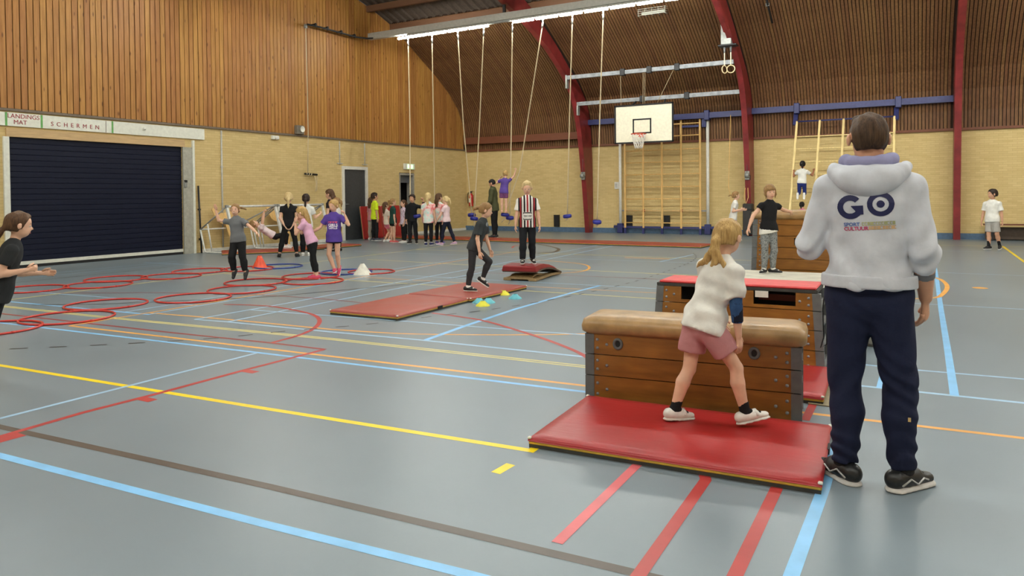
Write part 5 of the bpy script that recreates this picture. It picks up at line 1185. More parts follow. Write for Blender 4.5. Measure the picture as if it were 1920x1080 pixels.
# ------------------------------------------------------------------ clothing materials
def mat_noise2(name, stops, scale, rough=.85, det=3):
    n = NT(name); v = n.coords(); f = n.noise(v, scale, det, .6); n.l(n.ramp(f, [(p, srgb(c)) for p, c in stops]), n.b.inputs['Base Color']); n.set(Roughness=rough); n.bump(n.noise(v, 28, 3), .25, .012); return n.m
def mat_stripes():
    n = NT('striped_jersey'); tc = n.n('ShaderNodeTexCoord'); sp = n.n('ShaderNodeSeparateXYZ'); n.l(tc.outputs['Object'], sp.inputs[0])
    x = n.math('ABSOLUTE', sp.outputs['X']); nd = n.n('ShaderNodeValToRGB'); cr = nd.color_ramp; cr.interpolation = 'CONSTANT'
    W, K, R = srgb((232, 228, 220)), srgb((22, 20, 22)), srgb((150, 28, 34)); st = [(0, R), (.014, W), (.036, K), (.064, W), (.088, K), (.100, R), (.124, K), (.150, W), (.19, W)]
    while len(cr.elements) < len(st): cr.elements.new(.5)
    for e, (p, c) in zip(cr.elements, st): e.position = p*4; e.color = c
    n.l(n.math('MULTIPLY', x, 4.0), nd.inputs[0]); n.l(nd.outputs[0], n.b.inputs['Base Color']); n.set(Roughness=.7); n.bump(n.noise(n.coords(), 28, 3), .25, .012); return n.m
F_ = lambda nm, c, **k: fabric(nm, c, **k)
BLK, NAVY, WHT = F_('black_cotton', (26, 26, 28)), F_('navy_trousers', (27, 33, 58)), F_('white_cotton', (228, 226, 218))
GRY, DGRY, PINK = F_('grey_tee', (112, 114, 116)), F_('charcoal_tee', (56, 60, 62)), F_('pink_tee', (226, 176, 204))
SW_, SB_, SP_ = plain('white_shoe', (228, 226, 220), .5), plain('black_shoe', (24, 24, 26), .5), plain('pink_shoe', (206, 70, 104), .5)
SOLEW, SOLEK = plain('white_sole', (222, 220, 214), .6), plain('black_sole', (22, 22, 22), .7)
shW, shB, shP, shK = dict(mat=SW_, sole=SOLEW), dict(mat=SB_, sole=SOLEW), dict(mat=SP_, sole=SOLEW), dict(mat=SB_, sole=SOLEK)
sockW, sockB = dict(mat=WHT, len=.05), dict(mat=BLK, len=.06)
T_ = lambda m, **k: dict(mat=m, **k)
TAILD = [[(0, -.46, .14, .10), (0, -.58, .0, .13), (0, -.60, -.3, .12), (0, -.54, -.62, .05)]]
LONG = [[(s*.20, -.28, .0, .16), (s*.24, -.34, -.45, .15), (s*.22, -.36, -.95, .12), (s*.18, -.32, -1.25, .05)] for s in (-1, 1)] + [[(0, -.36, .0, .2), (0, -.42, -.5, .18), (0, -.40, -1.0, .14), (0, -.36, -1.3, .05)]]

# ------------------------------------------------------------------ the coach in the grey hoodie (nearest figure)
def man_extras(c):
    H, P, C, N, T, J, root = c['H'], c['P'], c['C'], c['N'], c['T'], c['J'], c['root']
    L = lambda x, y, z: C+np.array([x, y, z])
    U_ = [(-.155, .04, .065), (-.140, -.055, .045), (-.09, -.105, .01), (0, -.130, -.010), (.09, -.105, .01), (.140, -.055, .045), (.155, .04, .065)]
    pr = [cap(L(*a), L(*b), .029, .029, k=.04) for a, b in zip(U_, U_[1:])] + [ell(L(0, -.118, -.01), np.eye(3), (.108, .036, .068), .05), ell(L(0, -.085, .02), np.eye(3), (.14, .045, .055), .05)]
    s = Sdf(pr, .006, wrinkle(.002, 30, 2.0)); v, f = s.mesh(); c['hood'] = s; hood = link('hood', np_mesh('hood', v, f), HOOD, c['shirt'])
    U2 = [(-.100, .05, .105), (-.095, -.03, .095), (-.06, -.080, .085), (0, -.095, .080), (.06, -.080, .085), (.095, -.03, .095), (.100, .05, .105)]
    pr = [cap(L(*a), L(*b), .030, .030, k=.02) for a, b in zip(U2, U2[1:])]; s = Sdf(pr, .006, wrinkle(.002, 44, 1.0)); v, f = s.mesh(); link('hood_lining', np_mesh('lining', v, f), F_('lilac_lining', (150, 150, 186)), hood)
    # waistband and cuffs
    pr = [cap(P+T*.16, P-T*.02, .207, .211, (np.array([0, 1., 0]), .74), planes=((P+T*.045, -T), (P+T*.105, T)))]
    s = Sdf(pr, .008); v, f = s.mesh(); link('waistband', np_mesh('waistband', v, f), HOOD, c['shirt'])
    j = J['R']; e = j['el']+.44*(j['wr']-j['el']); pr = [cap(e-j['f']*.05, e+j['f']*.05, .047, .043, planes=((e+j['f']*.03, j['f']), (e-j['f']*.03, -j['f'])))]; s = Sdf(pr, .007); v, f = s.mesh(); link('cuff', np_mesh('cuff', v, f), F_('grey_cuff', (120, 122, 128)), c['shirt'])
    # printed letters on the back
    o = C+np.array([-.005, -.6, -.120]); rt_, up_, d = np.array([math.cos(.05), 0, math.sin(.05)]), np.array([-math.sin(.05), 0, math.cos(.05)]), (0, 1, 0)
    def G(x, y):
        x = x+.066; r = np.hypot(x/.056, y/.056); a = np.degrees(np.arctan2(y, x)); ring = (r < 1) & (r > .54) & ~((a > -8) & (a < 42))
        bar = (x > .004) & (x < .054) & (y < .006) & (y > -.020) & (x+y*.8 > .006); st = (x > .026) & (x < .056) & (y < .006) & (y > -.036); return ring | bar | st
    def O(x, y): r = np.hypot((x-.062)/.056, (y-.008)/.056); return ((r < 1) & (r > .60)) | (r < .30)
    NAVP = plain('navy_print', (24, 30, 78), .6)
    for nm, fn, b in (('letter_g', G, (-.13, .0)), ('letter_o', O, (0, .13))): print_on(c, raster(fn, b[0], b[1], -.07, .075, .0013), o, rt_, up_, d, NAVP, nm)
    def word(txt, x, y, sz, col, nm):
        me = text_mesh(txt, sz, .0009, 0, 'LEFT'); print_on(c, me, o+rt_*x+up_*y, rt_, up_, d, plain('print_'+nm, col, .6), nm)
    word('SPORT', -.098, -.082, .023, (88, 112, 168), 'word_sport'); word('CULTUUR', -.098, -.102, .023, (190, 70, 110), 'word_cultuur')
    rb = np.random.default_rng(3)
    for nm, x0, y, col in (('faded_word_green', -.022, -.080, (172, 174, 128)), ('faded_word_orange', .006, -.100, (204, 168, 122))):
        cut = rb.random(40)
        def W(x, y_): 
            k = ((x-x0)/.0115).astype(int) % 40; t = ((x-x0)/.0115) % 1; v = y_/.016; return (t > .14) & ((np.abs(v) > .24) | (t < .45) | (cut[k] > .5)) & (np.abs(v) < .5)
        print_on(c, raster(W, x0, .118, -.008, .008, .0018), o+up_*y, rt_, up_, d, plain(nm, col, .7), nm)
    # small badge and drawstring
    e = J['R']['kn']+.30*(J['R']['an']-J['R']['kn'])+np.array([.035, -.078, 0]); MB().box(e, (.012, .006, .018)).build('badge', plain('badge_gold', (200, 170, 110), .5), c['pants'])
    e = J['L']['hp']+np.array([-.105, .0, .02]); MB().tube([e+np.array(q) for q in ((0, 0, .05), (-.012, -.01, -.08), (-.008, -.01, -.22), (-.022, -.01, -.27), (.006, -.01, -.25), (.004, 0, -.1))], .0035, 6).build('drawstring', SB_, c['pants'])
HOOD = F_('heather_grey_hoodie', (208, 212, 220), bump=.14)
def hoodie_folds(X, Y, Z):
    sl = 1/(1+np.exp(-(np.abs(X)-.19)/.015)); bend = np.exp(-((Z-1.10)/.11)**2)
    return sl*(.0015+.0060*bend)*np.sin(72*Z+4.5*np.sin(13*X+5*Z)+3.5*np.sin(17*Y+3*Z)) + (1-sl)*(.0105*np.sin(26*(.5*Z+X)+2.2*np.sin(8*X+7*Z))+.004*np.sin(44*(Z-.8*X)+2.5*np.sin(11*X)))*np.clip((1.30-Z)/.15, .15, 1)
def trouser_folds(X, Y, Z):
    k = np.exp(-((Z-.50)/.10)**2)+1.2*np.exp(-((Z-.15)/.09)**2)+.35
    return .0042*k*np.sin(58*Z+4.5*np.sin(13*X+7*Z+1)+4*np.sin(15*Y+5*Z))
MAN_SHOE = dict(mat=plain('black_trainer', (34, 36, 38), .4, var=.25, nscale=40), sole=plain('trainer_sole', (206, 204, 200), .6), mark=plain('silver_mark', (170, 170, 168), .35, metal=.3))
person('young man with his back turned in grey GO hoodie and navy track trousers', (-.205, 3.83), 3, 1.745,
       dict(sw=.89, T=(0, .01, 1), head=(-14, -6), aR=((.19, -.10, -1), (.04, .46, -1)), aL=((-.32, .08, -1), (.5, .85, .30)), hR=((-.05, .25, -1), (-.85, .3, 0), .34), lR=((.125, .02, -1), (.02, -.05, -1), (.62, .8, 0)), lL=((-.045, .01, -1), (-.0, -.05, -1), (-.72, .7, 0))),
       T_(HOOD, name='hoodie', ease=.025, se=.014, hem=-.030, sleeve=1.42, cuff=.008, flare=.0, noise=hoodie_folds), T_(NAVY, ease=.010, ease2=.011, len=1.93, noise=trouser_folds, cuffr=.032, hipe=.016, crotch=.075), MAN_SHOE, dict(c='darkbrown', style='quiff', th=.022, nape=-.30, front=.06), adult=True, tone='mid', h=.0075, sock=dict(mat=BLK, len=.04), extras=man_extras)

def tee_folds(X, Y, Z): return .0045*np.sin(52*(Z-.25*X)+2.6*np.sin(12*X+6*Z)+2.2*np.sin(10*Y))*np.clip(1.25-np.abs(Z-.72)/.28, .25, 1)+.003*np.sin(40*(X+.6*Z)+2*np.sin(9*Z))
# ------------------------------------------------------------------ girl stepping over the foreground mat
def girl_extras(c):
    j = c['J']['R']; a = j['sh']+.62*(j['el']-j['sh']); b = j['el']+.55*(j['wr']-j['el']); H = c['H']
    pr = [cap(a, j['el'], .0265*H+.006, .022*H+.007, planes=((a, -j['u']),), k=.01), cap(j['el'], b+j['f']*.02, .0225*H+.007, .020*H+.006, planes=((b, j['f']),), k=.01)]; s = Sdf(pr, .007); v, f = s.mesh()
    link('arm_sleeve', np_mesh('arm_sleeve', v, f), F_('blue_arm_sleeve', (52, 84, 128)), c['root'])
    pr = [cap(j['el']-j['u']*.02, b+j['f']*.01, .0228*H+.009, .020*H+.0085, planes=((b-j['f']*.004, j['f']), (j['el']-j['u']*.02, -j['u'])), k=.01)]; s = Sdf(pr, .007, None, ((j['el']+np.array([.004, 0, 0]), np.array([-1., .3, 0])),)); v, f = s.mesh()
    link('elbow_panel', np_mesh('elbow_panel', v, f), F_('navy_panel', (24, 28, 44)), c['root'])
person('blonde girl in white T-shirt and pink shorts walking on the foreground mat', (-1.09, 4.20), 44, 1.22,
       dict(T=(.10, .33, 1), head=(-6, -8), neck=(0, .25, 1), aR=((.12, -.10, -1), (.02, .10, -1)), aL=((-.12, .25, -1), (0, .5, -.8)), lR=((.42, .48, -1), (.16, .10, -1), (.5, 1, .22)), lL=((-.08, -.12, -1), (-.12, -.40, -1), (.3, 1, -.06))),
       T_(WHT, ease=.020, hem=.035, sleeve=.78, cuff=.016, flare=.012, noise=tee_folds), T_(F_('dusty_pink_shorts', (190, 132, 134)), name='shorts', len=.62, ease=.022, ease2=.034, wr=.004, wf=44), dict(mat=SW_, sole=SOLEW, strap=SW_),
       dict(c='blonde', th=.055, nape=-.24, tail=[[(0, -.46, -.02, .10), (0, -.58, -.18, .14)]]+[[(0, -.56, -.14, .10), (.30*t_*.5, -.60, -.48, .085), (.62*t_-.08, -.52+.06*abs(t_), -.82-.12*math.cos(9*t_), .06), (.80*t_-.12, -.44, -1.05-.12*math.cos(7*t_+1), .02)] for t_ in (-.8, -.55, -.3, -.05, .15, .35, .55)], tie=(0, -.49, -.06, .10), tiec='black'),
       h=.008, z=.060, sock=dict(mat=BLK, len=.055), extras=girl_extras)

# ------------------------------------------------------------------ children on the apparatus
MARB = mat_noise2('marbled_leggings', [(.38, (70, 74, 76)), (.52, (150, 154, 154)), (.6, (96, 100, 102))], 46, det=5)
person('young girl in black top and marbled leggings leaning on the tall vault', (-1.57, 9.10), 150, 1.07,
       dict(slim=.92, T=(-.06, -.03, 1), head=(10, -4), roll=-4, aR=((.62, -.1, -.75), (.42, .1, -.9)), aL=((-.7, -.45, -.25), (-.6, -.35, -.1)), lR=((.03, .06, -1), (.02, -.06, -1), (.75, .6, 0)), lL=((-.01, .14, -1), (.02, -.10, -1), (-.6, .7, 0))),
       T_(BLK, ease=.012, hem=.0, sleeve=.30, flare=.012, under=WHT), T_(MARB, len=1.93, ease=.008), shB, dict(c='light', fringe=True, front=.13, th=.05, tail=[[(0, -.4, .2, .12), (.1, -.48, -.1, .12), (.1, -.42, -.4, .05)]]+[[(s*.33, .02, .12, .10), (s*.36, .04, -.2, .08), (s*.32, .02, -.48, .03)] for s in (-1, 1)]), h=.010, z=.423, sock=sockW)
def boy_extras(c):
    o = c['P']+np.array([0, .6, .125]); rt_, up_, d = np.array([-1., 0, 0]), np.array([0, 0, 1.]), (0, -1, 0)
    print_on(c, raster(lambda x, y: (np.abs(x) < .072) & (np.abs(y) < .066), -.08, .08, -.07, .07, .004), o, rt_, up_, d, plain('sponsor_panel', (228, 224, 216), .7), 'sponsor_panel', .003)
    print_on(c, raster(lambda x, y: (np.abs(x) < .070) & (np.abs(y) < .062) & ((np.abs(y) > .046) | ((np.abs(x) > .062) & (np.abs(y) > .03))), -.08, .08, -.07, .07, .004), o, rt_, up_, d, SB_, 'sponsor_bracket', .006)
    me = text_mesh('TRICORP', .034, .0012, 0); print_on(c, me, o, rt_, up_, d, SB_, 'sponsor_name', .006)
person('blond boy in a red, white and black striped football shirt standing on the springboard', (-5.60, 10.45), 176, 1.35,
       dict(T=(0, 0, 1), head=(4, -16), aR=((.20, .0, -1), (.12, .12, -1)), aL=((-.22, 0, -1), (-.12, .10, -1)), lR=((.05, .16, -1), (.02, -.02, -1), (.12, 1, 0)), lL=((-.05, -.06, -1), (-.04, -.34, -1), (-.2, 1, -.22))),
       T_(mat_stripes(), ease=.018, hem=.045, sleeve=.72, cuff=.014), T_(F_('black_track_trousers', (30, 32, 36)), ease=.016, len=1.95, wr=.004, cuffr=.034), shB, dict(c='pale', style='quiff', front=.12, th=.05), h=.0095, z=.252, sock=sockW, extras=boy_extras)
def grey_extras(c):
    print_on(c, raster(lambda x, y: (x/.05)**2+(y/.032)**2+.35*np.sin(60*x)*np.sin(70*y) < 1, -.06, .06, -.04, .04, .004), c['P']+c['T']*.27*c['H']+np.array([.0, .6, 0]), (-1, 0, 0), (0, 0, 1), (0, -1, 0), plain('faded_print', (132, 136, 138), .8), 'faded_print')
person('girl in charcoal T-shirt and leggings stepping along the orange-red floor mats', (-5.40, 8.50), 108, 1.26,
       dict(T=(0, .36, 1), head=(-8, -12), neck=(0, .3, 1), aR=((.10, -.12, -1), (.02, .16, -1)), aL=((-.1, .1, -1), (0, .3, -1)), lR=((.02, -.05, -1), (0, -.22, -1), (.05, 1, 0)), lL=((-.02, .80, -.75), (0, -.42, -1), (0, .85, -.55))),
       T_(DGRY, ease=.018, hem=.03, sleeve=.72, cuff=.014), T_(F_('charcoal_leggings', (52, 52, 54)), name='leggings', len=1.9, ease=.006), shB, dict(c='light', th=.045, tail=[[(0, -.46, .1, .08), (0, -.66, .06, .11), (0, -.82, -.06, .10), (0, -.88, -.22, .04)]], tie=(0, -.5, .09, .08)), h=.0095, z=.062, sock=sockW, extras=grey_extras)
person('girl in purple T-shirt and patterned shorts standing on a swinging rope seat', (-10.44, 18.06), 8, 1.22,
       dict(T=(.10, .02, 1), head=(-8, -12), aR=((.72, .12, .62), (.28, .18, 1)), aL=((-.45, .35, -.25), (.42, .5, .75)), lR=((.03, .03, -1), (-.02, -.05, -1), (.2, 1, 0)), lL=((-.01, .05, -1), (0, -.08, -1), (-.1, 1, 0)), hR=((.2, .2, 1), (-.6, .6, 0), .8)),
       T_(F_('violet_tee', (96, 74, 150)), ease=.016, hem=.02, sleeve=.5), T_(mat_noise2('patterned_shorts', [(.4, (60, 40, 100)), (.55, (150, 80, 120)), (.65, (40, 30, 70))], 60), name='shorts', len=.55, ease=.018, ease2=.024), dict(mat=skin('fair'), sole=skin('fair')), dict(c='blonde', th=.05, tail=[[(-.1, -.45, .2, .12), (-.2, -.52, .1, .12), (-.28, -.44, -.1, .05)]], tie=(-.05, -.46, .22, .1)), z=.875)
person('bearded man in olive hoodie looking down beside the swinging girl', (-12.05, 20.2), -78, 1.88,
       dict(T=(0, .06, 1), head=(0, -26), neck=(0, .3, 1), aR=((.12, .12, -1), (-.1, .6, -.8)), aL=((-.12, .12, -1), (.1, .6, -.8))), T_(F_('olive_hoodie', (76, 78, 52)), name='hoodie', ease=.028, hem=.05, sleeve=1.9, wr=.005), T_(BLK, len=1.95, ease=.012), shB, dict(c='black', th=.04, nape=-.28, tail=[[(-.2, .12, -.3, .1), (0, .30, -.42, .12), (.2, .12, -.3, .1)]]), adult=True, tone='mid', h=.014)

# ------------------------------------------------------------------ children queueing by the left wall
person('blonde girl in pale pink T-shirt and navy leggings, right end of queue', (-11.50, 16.68), -62, 1.38, dict(T=(0, .05, 1), head=(-14, -12), aR=((.2, .2, -1), (.1, .55, -.8)), aL=((-.25, .35, -.9), (.1, .6, -.7)), lR=((.06, -.34, -1), (.02, -.36, -1), (.1, 1, -.1)), lL=((-.08, .30, -1), (-.05, .12, -1), (0, 1, .12))), T_(F_('pale_pink_tee', (234, 206, 208)), ease=.014, hem=.0, sleeve=.5), T_(F_('navy_leggings', (28, 30, 46)), name='leggings', len=1.93, ease=.006), dict(mat=plain('lilac_shoe', (196, 160, 186), .5), sole=SOLEW), dict(c='pale', th=.05, tail=TAILD, tie=(0, -.5, .12, .1)), h=.0125)
TIE = mat_noise2('tie_dye_shirt', [(.36, (226, 118, 118)), (.47, (240, 196, 190)), (.56, (216, 226, 218)), (.68, (190, 214, 206))], 7)
person('blonde ponytailed girl in tie-dyed shirt and black leggings seen from behind', (-12.0, 16.5), 6, 1.47, dict(head=(6, 0), aR=((.14, .02, -1), (.12, .1, -1)), aL=((-.14, .05, -1), (-.05, .5, -.8)), lR=((.02, .04, -1), (0, -.03, -1), (.4, 1, 0)), lL=((-.02, 0, -1), (0, -.03, -1), (-.3, 1, 0))), T_(TIE, ease=.022, hem=.06, sleeve=.55, flare=.015), T_(BLK, name='leggings', len=1.9, ease=.007), dict(mat=plain('navy_shoe', (40, 46, 96), .5), sole=SOLEW), dict(c='pale', th=.05, tail=[[(0, -.44, .0, .1), (0, -.56, -.3, .15), (.02, -.5, -.75, .13), (0, -.42, -1.1, .04)]], tie=(0, -.48, -.04, .1)), h=.0125, sock=sockW)
person('dark-haired girl in tie-dyed shirt half behind the blonde one', (-12.12, 17.2), 28, 1.45, dict(head=(30, -6)), T_(TIE, ease=.02, hem=.05, sleeve=.6), T_(BLK, name='leggings', len=1.9, ease=.007), dict(mat=plain('violet_shoe', (96, 90, 160), .5), sole=SOLEW), dict(c='brown', th=.06, tail=LONG), h=.014)
person('dark-haired child in black tracksuit facing the camera and gripping a rope', (-12.86, 16.90), -166, 1.43, dict(head=(6, -4), aR=((.14, .05, -1), (-.05, .35, -.9)), aL=((-.55, .15, -.1), (.05, .1, 1)), hL=((.05, .1, 1), (.6, .6, 0), .8), lR=((.04, .03, -1), (0, -.03, -1), (.3, 1, 0)), lL=((-.08, 0, -1), (-.06, -.03, -1), (-.3, 1, 0))), T_(BLK, name='sweater', ease=.022, hem=.04, sleeve=1.85), T_(F_('black_joggers', (28, 28, 30)), len=1.95, ease=.014), shB, dict(c='dark', th=.07, front=.12, tail=[[(.3, -.1, .3, .12), (.45, -.1, .25, .1)]]), tone='mid', h=.0125)
person('girl in lilac patterned shirt and black trousers looking left in the queue', (-13.31, 17.06), -112, 1.27, dict(head=(-6, 0), aR=((.12, -.05, -1), (.05, .3, -1)), aL=((-.12, -.05, -1), (-.05, .3, -1))), T_(mat_noise2('lilac_pattern', [(.4, (196, 172, 196)), (.52, (222, 208, 218)), (.62, (120, 96, 124))], 36), ease=.018, hem=.05, sleeve=.95), T_(BLK, len=1.93, ease=.010), shW, dict(c='brown', th=.05, tail=TAILD), h=.0125)
person('girl in dark green T-shirt and black shorts looking right in the queue', (-13.66, 17.0), 72, 1.31, dict(head=(14, 0), aR=((.10, -.05, -1), (.02, .12, -1)), lR=((.02, .05, -1), (0, 0, -1), (.1, 1, 0)), lL=((-.02, -.05, -1), (0, -.04, -1), (0, 1, 0))), T_(F_('bottle_green_tee', (30, 66, 58)), ease=.016, hem=.06, sleeve=.7), T_(BLK, name='shorts', len=.42, ease=.018, ease2=.024), dict(mat=plain('coral_shoe', (214, 96, 96), .5), sole=SOLEW), dict(c='light', th=.05, tail=[[(0, -.44, .3, .09), (0, -.6, .2, .13), (0, -.62, -.3, .13), (0, -.55, -.8, .05)]], tie=(0, -.47, .3, .09)), h=.0125)
person('long-haired girl in white T-shirt and pink shorts half hidden beside the green T-shirt', (-14.12, 17.30), 62, 1.27, dict(T=(0, -.10, 1), head=(10, 0), lR=((.05, .5, -1), (0, -.6, -1), (.1, 1, 0)), lL=((-.05, .35, -1), (0, -.65, -1), (0, 1, 0))), T_(F_('cream_tee', (226, 212, 196)), ease=.016, hem=.02, sleeve=.6), T_(F_('bright_pink_shorts', (226, 126, 150)), name='shorts', len=.5, ease=.018), shW, dict(c='brown', th=.06, tail=LONG), h=.014)
person('dark-haired boy in neon yellow T-shirt and black trousers in the queue', (-14.88, 17.62), 68, 1.50, dict(head=(10, 2), aR=((.08, -.03, -1), (.02, .10, -1)), lR=((.02, .08, -1), (0, -.02, -1), (.1, 1, 0)), lL=((-.02, -.05, -1), (0, -.03, -1), (0, 1, 0))), T_(F_('neon_yellow_tee', (212, 236, 46)), ease=.02, hem=.04, sleeve=.75, cuff=.014), T_(BLK, len=1.95, ease=.014), dict(mat=plain('blue_black_shoe', (44, 48, 66), .5), sole=SOLEW), dict(c='dark', th=.06, front=.12), tone='mid', h=.0125)
person('long brown-haired girl in pink top and grey sweatpants at the left end of the queue', (-15.22, 17.86), 50, 1.35, dict(head=(20, 0)), T_(F_('dusty_pink_top', (196, 138, 146)), ease=.016, hem=.03, sleeve=.7), T_(F_('grey_sweatpants', (164, 158, 148)), len=1.93, ease=.018), shW, dict(c='brown', th=.06, tail=LONG), h=.014)

# ------------------------------------------------------------------ children among the hoops
def purple_extras(c):
    o = c['P']+np.array([0, .6, .17*c['H']]); rt_, up_, d = np.array([-1., 0, 0]), np.array([0, 0, 1.]), (0, -1, 0)
    for k, (t, col, dz, sz) in enumerate((('GIRLS', (232, 228, 232), 0, .066), ('GIRLS', (214, 206, 222), -.045, .060))): print_on(c, text_mesh(t, sz, .002, 0), o+up_*dz, rt_, up_, d, plain('girls_print_%d' % k, col, .7), 'shirt_lettering')
    print_on(c, raster(lambda x, y: (np.abs(x) < .08) & (np.abs(y) < .016) & (np.sin(x*130)+np.sin(y*230) > -.5), -.085, .085, -.02, .02, .005), o+up_*.052, rt_, up_, d, plain('pink_script', (226, 96, 140), .7), 'pink_script')
person('blonde girl in purple GIRLS T-shirt and black shorts touching her ear by the white cone', (-8.84, 9.38), -166, 1.27, dict(T=(0, .0, 1), head=(22, -10), aR=((.5, .1, -.8), (.85, .2, -.5)), aL=((-.58, .2, -.5), (.34, .08, 1)), hL=((.3, .1, 1), (.8, .2, 0), .5), lR=((.10, .08, -1), (-.34, -.08, -1), (-.1, 1, -.05)), lL=((.02, -.04, -1), (.02, -.42, -.9), (0, .6, -.8))),
       T_(F_('purple_tee', (88, 66, 148)), ease=.018, hem=.06, sleeve=.62, cuff=.012, flare=.01), T_(BLK, name='shorts', len=.30, ease=.014), shP, dict(c='blonde', th=.05, front=.14, tail=[[(0, -.42, .2, .1), (0, -.5, .1, .12)]]), h=.010, extras=purple_extras)
person('girl in pink T-shirt and black leggings covering her face with both hands', (-8.97, 9.0), -72, 1.26, dict(T=(0, .36, 1), head=(-6, -18), neck=(0, .4, 1), aR=((.10, .55, -.75), (-.22, .12, 1)), aL=((-.10, .55, -.75), (.22, .12, 1)), hR=((-.2, .3, 1), (-.3, -.7, .2), .25), hL=((.2, .3, 1), (.3, -.7, .2), .25), lR=((.04, .12, -1), (0, -.16, -1), (.1, 1, 0)), lL=((-.03, -.12, -1), (0, -.20, -1), (0, 1, 0))),
       T_(PINK, ease=.014, hem=.0, sleeve=.5), T_(BLK, name='leggings', len=1.75, ease=.007), shP, dict(c='blonde', th=.055, tail=LONG+[[(.25, .12, .1, .1), (.28, .14, -.3, .1), (.26, .10, -.8, .05)]]), h=.010)
person('laughing girl in grey T-shirt and black trousers jumping over the hoops', (-9.58, 7.97), -150, 1.15, dict(T=(.08, .02, 1), head=(-14, 4), smile=True, aR=((.88, .18, .12), (.20, .12, 1)), aL=((-.72, .1, -.5), (-.72, .28, -.48)), hR=((.1, .1, 1), (0, 1, .2), .08), lR=((.12, .26, -1), (.02, -.30, -1), (.1, .45, -.9)), lL=((-.10, .06, -1), (-.12, -.10, -1), (0, .5, -.85))),
       T_(GRY, ease=.016, hem=.02, sleeve=.55, cuff=.012), T_(F_('black_soft_trousers', (30, 30, 31)), len=1.93, ease=.020, wr=.004), dict(mat=plain('charcoal_slipper', (52, 52, 54), .8), sole=SOLEK), dict(c='light', th=.05, front=.12, tail=[[(-.05, -.44, .2, .09), (-.32, -.62, .22, .10), (-.62, -.66, .12, .08), (-.88, -.62, .0, .03)]], tie=(-.06, -.47, .2, .09), tiec='black'), h=.010, lift=.06)
person('girl in black running in from the left edge of the picture', (-6.47, 3.02), 92, 1.30, dict(T=(0, .28, 1), head=(0, -8), neck=(0, .3, 1), aR=((.12, -.42, -.9), (0, 1, .14)), aL=((-.12, .05, -1), (.05, 1, -.05)), hR=((0, 1, .2), (-1, 0, 0), .9), lR=((.02, -.30, -1), (0, -.75, -.8), (0, .5, -.9)), lL=((-.02, -.22, -1), (0, -.60, -1), (0, 1, -.3))), T_(F_('black_run_tee', (40, 42, 44)), ease=.016, hem=.05, sleeve=.6), T_(BLK, name='leggings', len=1.95, ease=.007), shB, dict(c='brown', th=.05, tail=[[(0, -.44, -.1, .1), (0, -.62, -.35, .13), (0, -.75, -.7, .1), (0, -.85, -1.0, .03)]]), h=.010)

# ------------------------------------------------------------------ girls by the goal frames
person('blonde girl in black T-shirt standing legs apart with hands clasped behind her back', (-12.75, 12.05), 4, 1.50, dict(T=(0, .03, 1), head=(0, -8), aR=((.20, -.22, -1), (-.52, -.22, -.9)), aL=((-.20, -.22, -1), (.52, -.22, -.9)), lR=((.20, 0, -1), (.10, 0, -1), (.2, 1, 0)), lL=((-.26, 0, -1), (-.20, 0, -1), (-.2, 1, 0))), T_(BLK, ease=.014, hem=.01, sleeve=.45), T_(F_('black_flared', (24, 24, 25)), len=1.85, ease=.010), dict(mat=SB_, sole=SOLEK), dict(c='pale', th=.06, tail=[[(0, -.44, .0, .11), (0, -.56, -.3, .14), (0, -.50, -.8, .10), (0, -.44, -1.1, .04)]]), h=.0115)
person('dark ponytailed girl in white T-shirt and black trousers seen from behind', (-12.66, 12.5), 14, 1.46, dict(T=(0, .05, 1), head=(-6, -4), aR=((.28, .25, -1), (.3, .8, .35)), aL=((-.15, .15, -1), (0, .7, -.5))), T_(WHT, ease=.018, hem=.03, sleeve=.6), T_(F_('black_wide', (26, 26, 28)), len=1.93, ease=.018), shW, dict(c='dark', th=.05, tail=[[(0, -.44, .05, .10), (0, -.60, -.15, .12), (0, -.58, -.7, .10), (0, -.52, -1.0, .04)]], tie=(0, -.47, .03, .1), tiec='black'), h=.0115)
person('tall long-haired girl in dark top standing left of the grey door', (-13.52, 14.25), -72, 1.58, dict(head=(0, -14), T=(0, .05, 1)), T_(F_('dark_plum_top', (36, 28, 34)), ease=.016, hem=.03, sleeve=.45), T_(BLK, len=1.93, ease=.012), shB, dict(c='brown', th=.06, tail=LONG), h=.0125)
person('light-haired ponytailed girl behind the girl in purple, face turned left', (-12.92, 13.85), -68, 1.36, dict(head=(0, -8), T=(0, .04, 1)), T_(F_('white_sport_tee', (222, 214, 206)), ease=.016, hem=.03, sleeve=.5), T_(BLK, len=1.9, ease=.010), shK, dict(c='light', th=.05, tail=TAILD, tie=(0, -.5, .12, .1), tiec='black'), h=.0125, sock=sockW)
person('girl in pale pink shirt hanging under the goal bar, knees bent', (-14.55, 13.25), 86, 1.36, dict(T=(0, -.82, .57), head=(0, 60), neck=(0, -.8, .4), aR=((.06, .20, 1), (.0, .15, 1)), aL=((-.06, .20, 1), (.0, .15, 1)), hR=((0, .3, 1), (0, 1, 0), .9), hL=((0, .3, 1), (0, 1, 0), .9), lR=((.12, 1, .12), (0, -.12, -1), (.1, 1, 0)), lL=((-.2, 1, .18), (-.1, .05, -1), (0, 1, 0))), T_(F_('pale_pink_shirt', (234, 214, 216)), ease=.02, hem=-.02, sleeve=.5, flare=.02), T_(BLK, name='leggings', len=1.85, ease=.009), shW, dict(c='light', th=.05), h=.0115, z=.062)

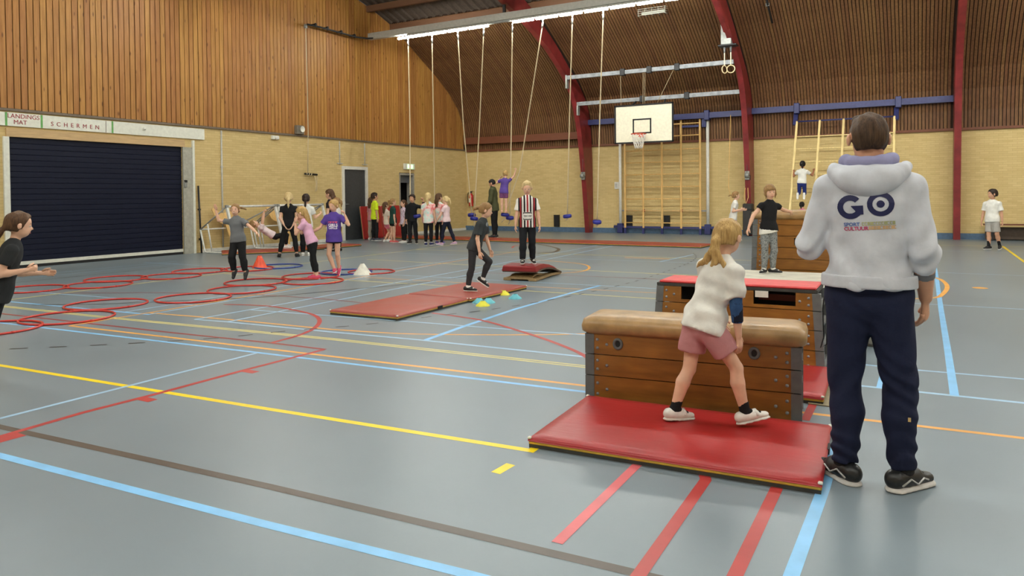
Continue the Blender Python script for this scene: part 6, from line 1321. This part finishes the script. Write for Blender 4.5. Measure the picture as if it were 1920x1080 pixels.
# ------------------------------------------------------------------ children at the far wall
person('boy in white T-shirt and grey shorts standing at the far right by the bench', (1.54, 20.45), -168, 1.42, dict(head=(48, -4), aR=((.22, 0, -1), (.14, .12, -1)), aL=((-.2, -.02, -1), (-.12, .12, -1)), lR=((.0, .10, -1), (0, -.02, -1), (.5, .9, 0)), lL=((-.10, .06, -1), (-.12, -.35, -1), (-.1, 1, -.15))), T_(WHT, ease=.02, hem=.03, sleeve=.75, cuff=.014), T_(F_('grey_shorts', (172, 168, 162)), name='shorts', len=.85, ease=.018, ease2=.024), dict(mat=SB_, sole=SOLEW), dict(c='dark', th=.06, front=.13), tone='mid', h=.0115, sock=dict(mat=BLK, len=.10))
person('girl in white T-shirt running past the padded red column', (-4.42, 20.2), 82, 1.40, dict(T=(0, .15, 1), head=(0, 0), aR=((.1, -.35, -.9), (.0, 1, .25)), aL=((-.1, .1, -1), (.05, 1, .2)), lR=((.02, -.35, -1), (0, -.6, -.9), (0, .6, -.8)), lL=((-.02, .5, -1), (0, -.15, -1), (0, 1, .1))), T_(WHT, ease=.016, hem=.04, sleeve=.6), T_(F_('pink_leggings', (226, 188, 198)), name='leggings', len=1.9, ease=.008), shW, dict(c='light', th=.05, tail=[[(0, -.44, .1, .08), (0, -.75, .05, .08), (0, -1.0, -.1, .03)]]), h=.0125)
person('dark ponytailed girl in white T-shirt and blue leggings hanging high on the tilted ladder', (-2.98, 22.72), 4, 1.28, dict(T=(.04, .03, 1), head=(0, 0), aR=((.55, .35, -.45), (.25, .55, .85)), aL=((-.50, .3, -.6), (-.05, .6, .8)), hR=((0, .6, .8), (0, .4, -.6), .9), hL=((0, .6, .8), (0, .4, -.6), .9), lR=((.06, .30, -1), (.0, -1, -.25), (0, -.25, -1)), lL=((-.08, .30, -1), (-.06, -1, -.25), (0, -.25, -1))), T_(WHT, ease=.016, hem=.0, sleeve=.55), T_(F_('royal_blue_leggings', (38, 52, 116)), name='leggings', len=1.8, ease=.008), shW, dict(c='black', th=.05, tail=TAILD, tie=(0, -.5, .12, .1)), tone='tan', h=.0125, pz=1.66)
person('dark-haired child in pink top low on the tilted ladder behind the tall vault', (-2.85, 21.75), 6, 1.12, dict(head=(10, 0), aR=((.3, .3, -.6), (0, .7, .6)), aL=((-.3, .3, -.6), (0, .7, .6))), T_(F_('hot_pink_top', (222, 120, 160)), ease=.016, hem=.04, sleeve=.8), T_(BLK, len=1.9, ease=.010), shW, dict(c='black', th=.05, tail=TAILD), h=.0135)
person('child hanging by both hands from a ladder rung, hidden behind the man', (-1.00, 22.72), 0, 1.30, dict(T=(0, .02, 1), aR=((.16, .15, 1), (-.05, .1, 1)), aL=((-.16, .15, 1), (.05, .1, 1)), hR=((0, .2, 1), (0, .9, 0), .9), hL=((0, .2, 1), (0, .9, 0), .9), lR=((.04, .1, -1), (0, -.1, -1), (0, .6, -.8)), lL=((-.04, .1, -1), (0, -.1, -1), (0, .6, -.8))), T_(F_('red_tee', (160, 60, 60)), ease=.016, hem=.03, sleeve=.6), T_(BLK, len=1.9, ease=.010), shW, dict(c='brown', th=.05), h=.0135, pz=1.63)
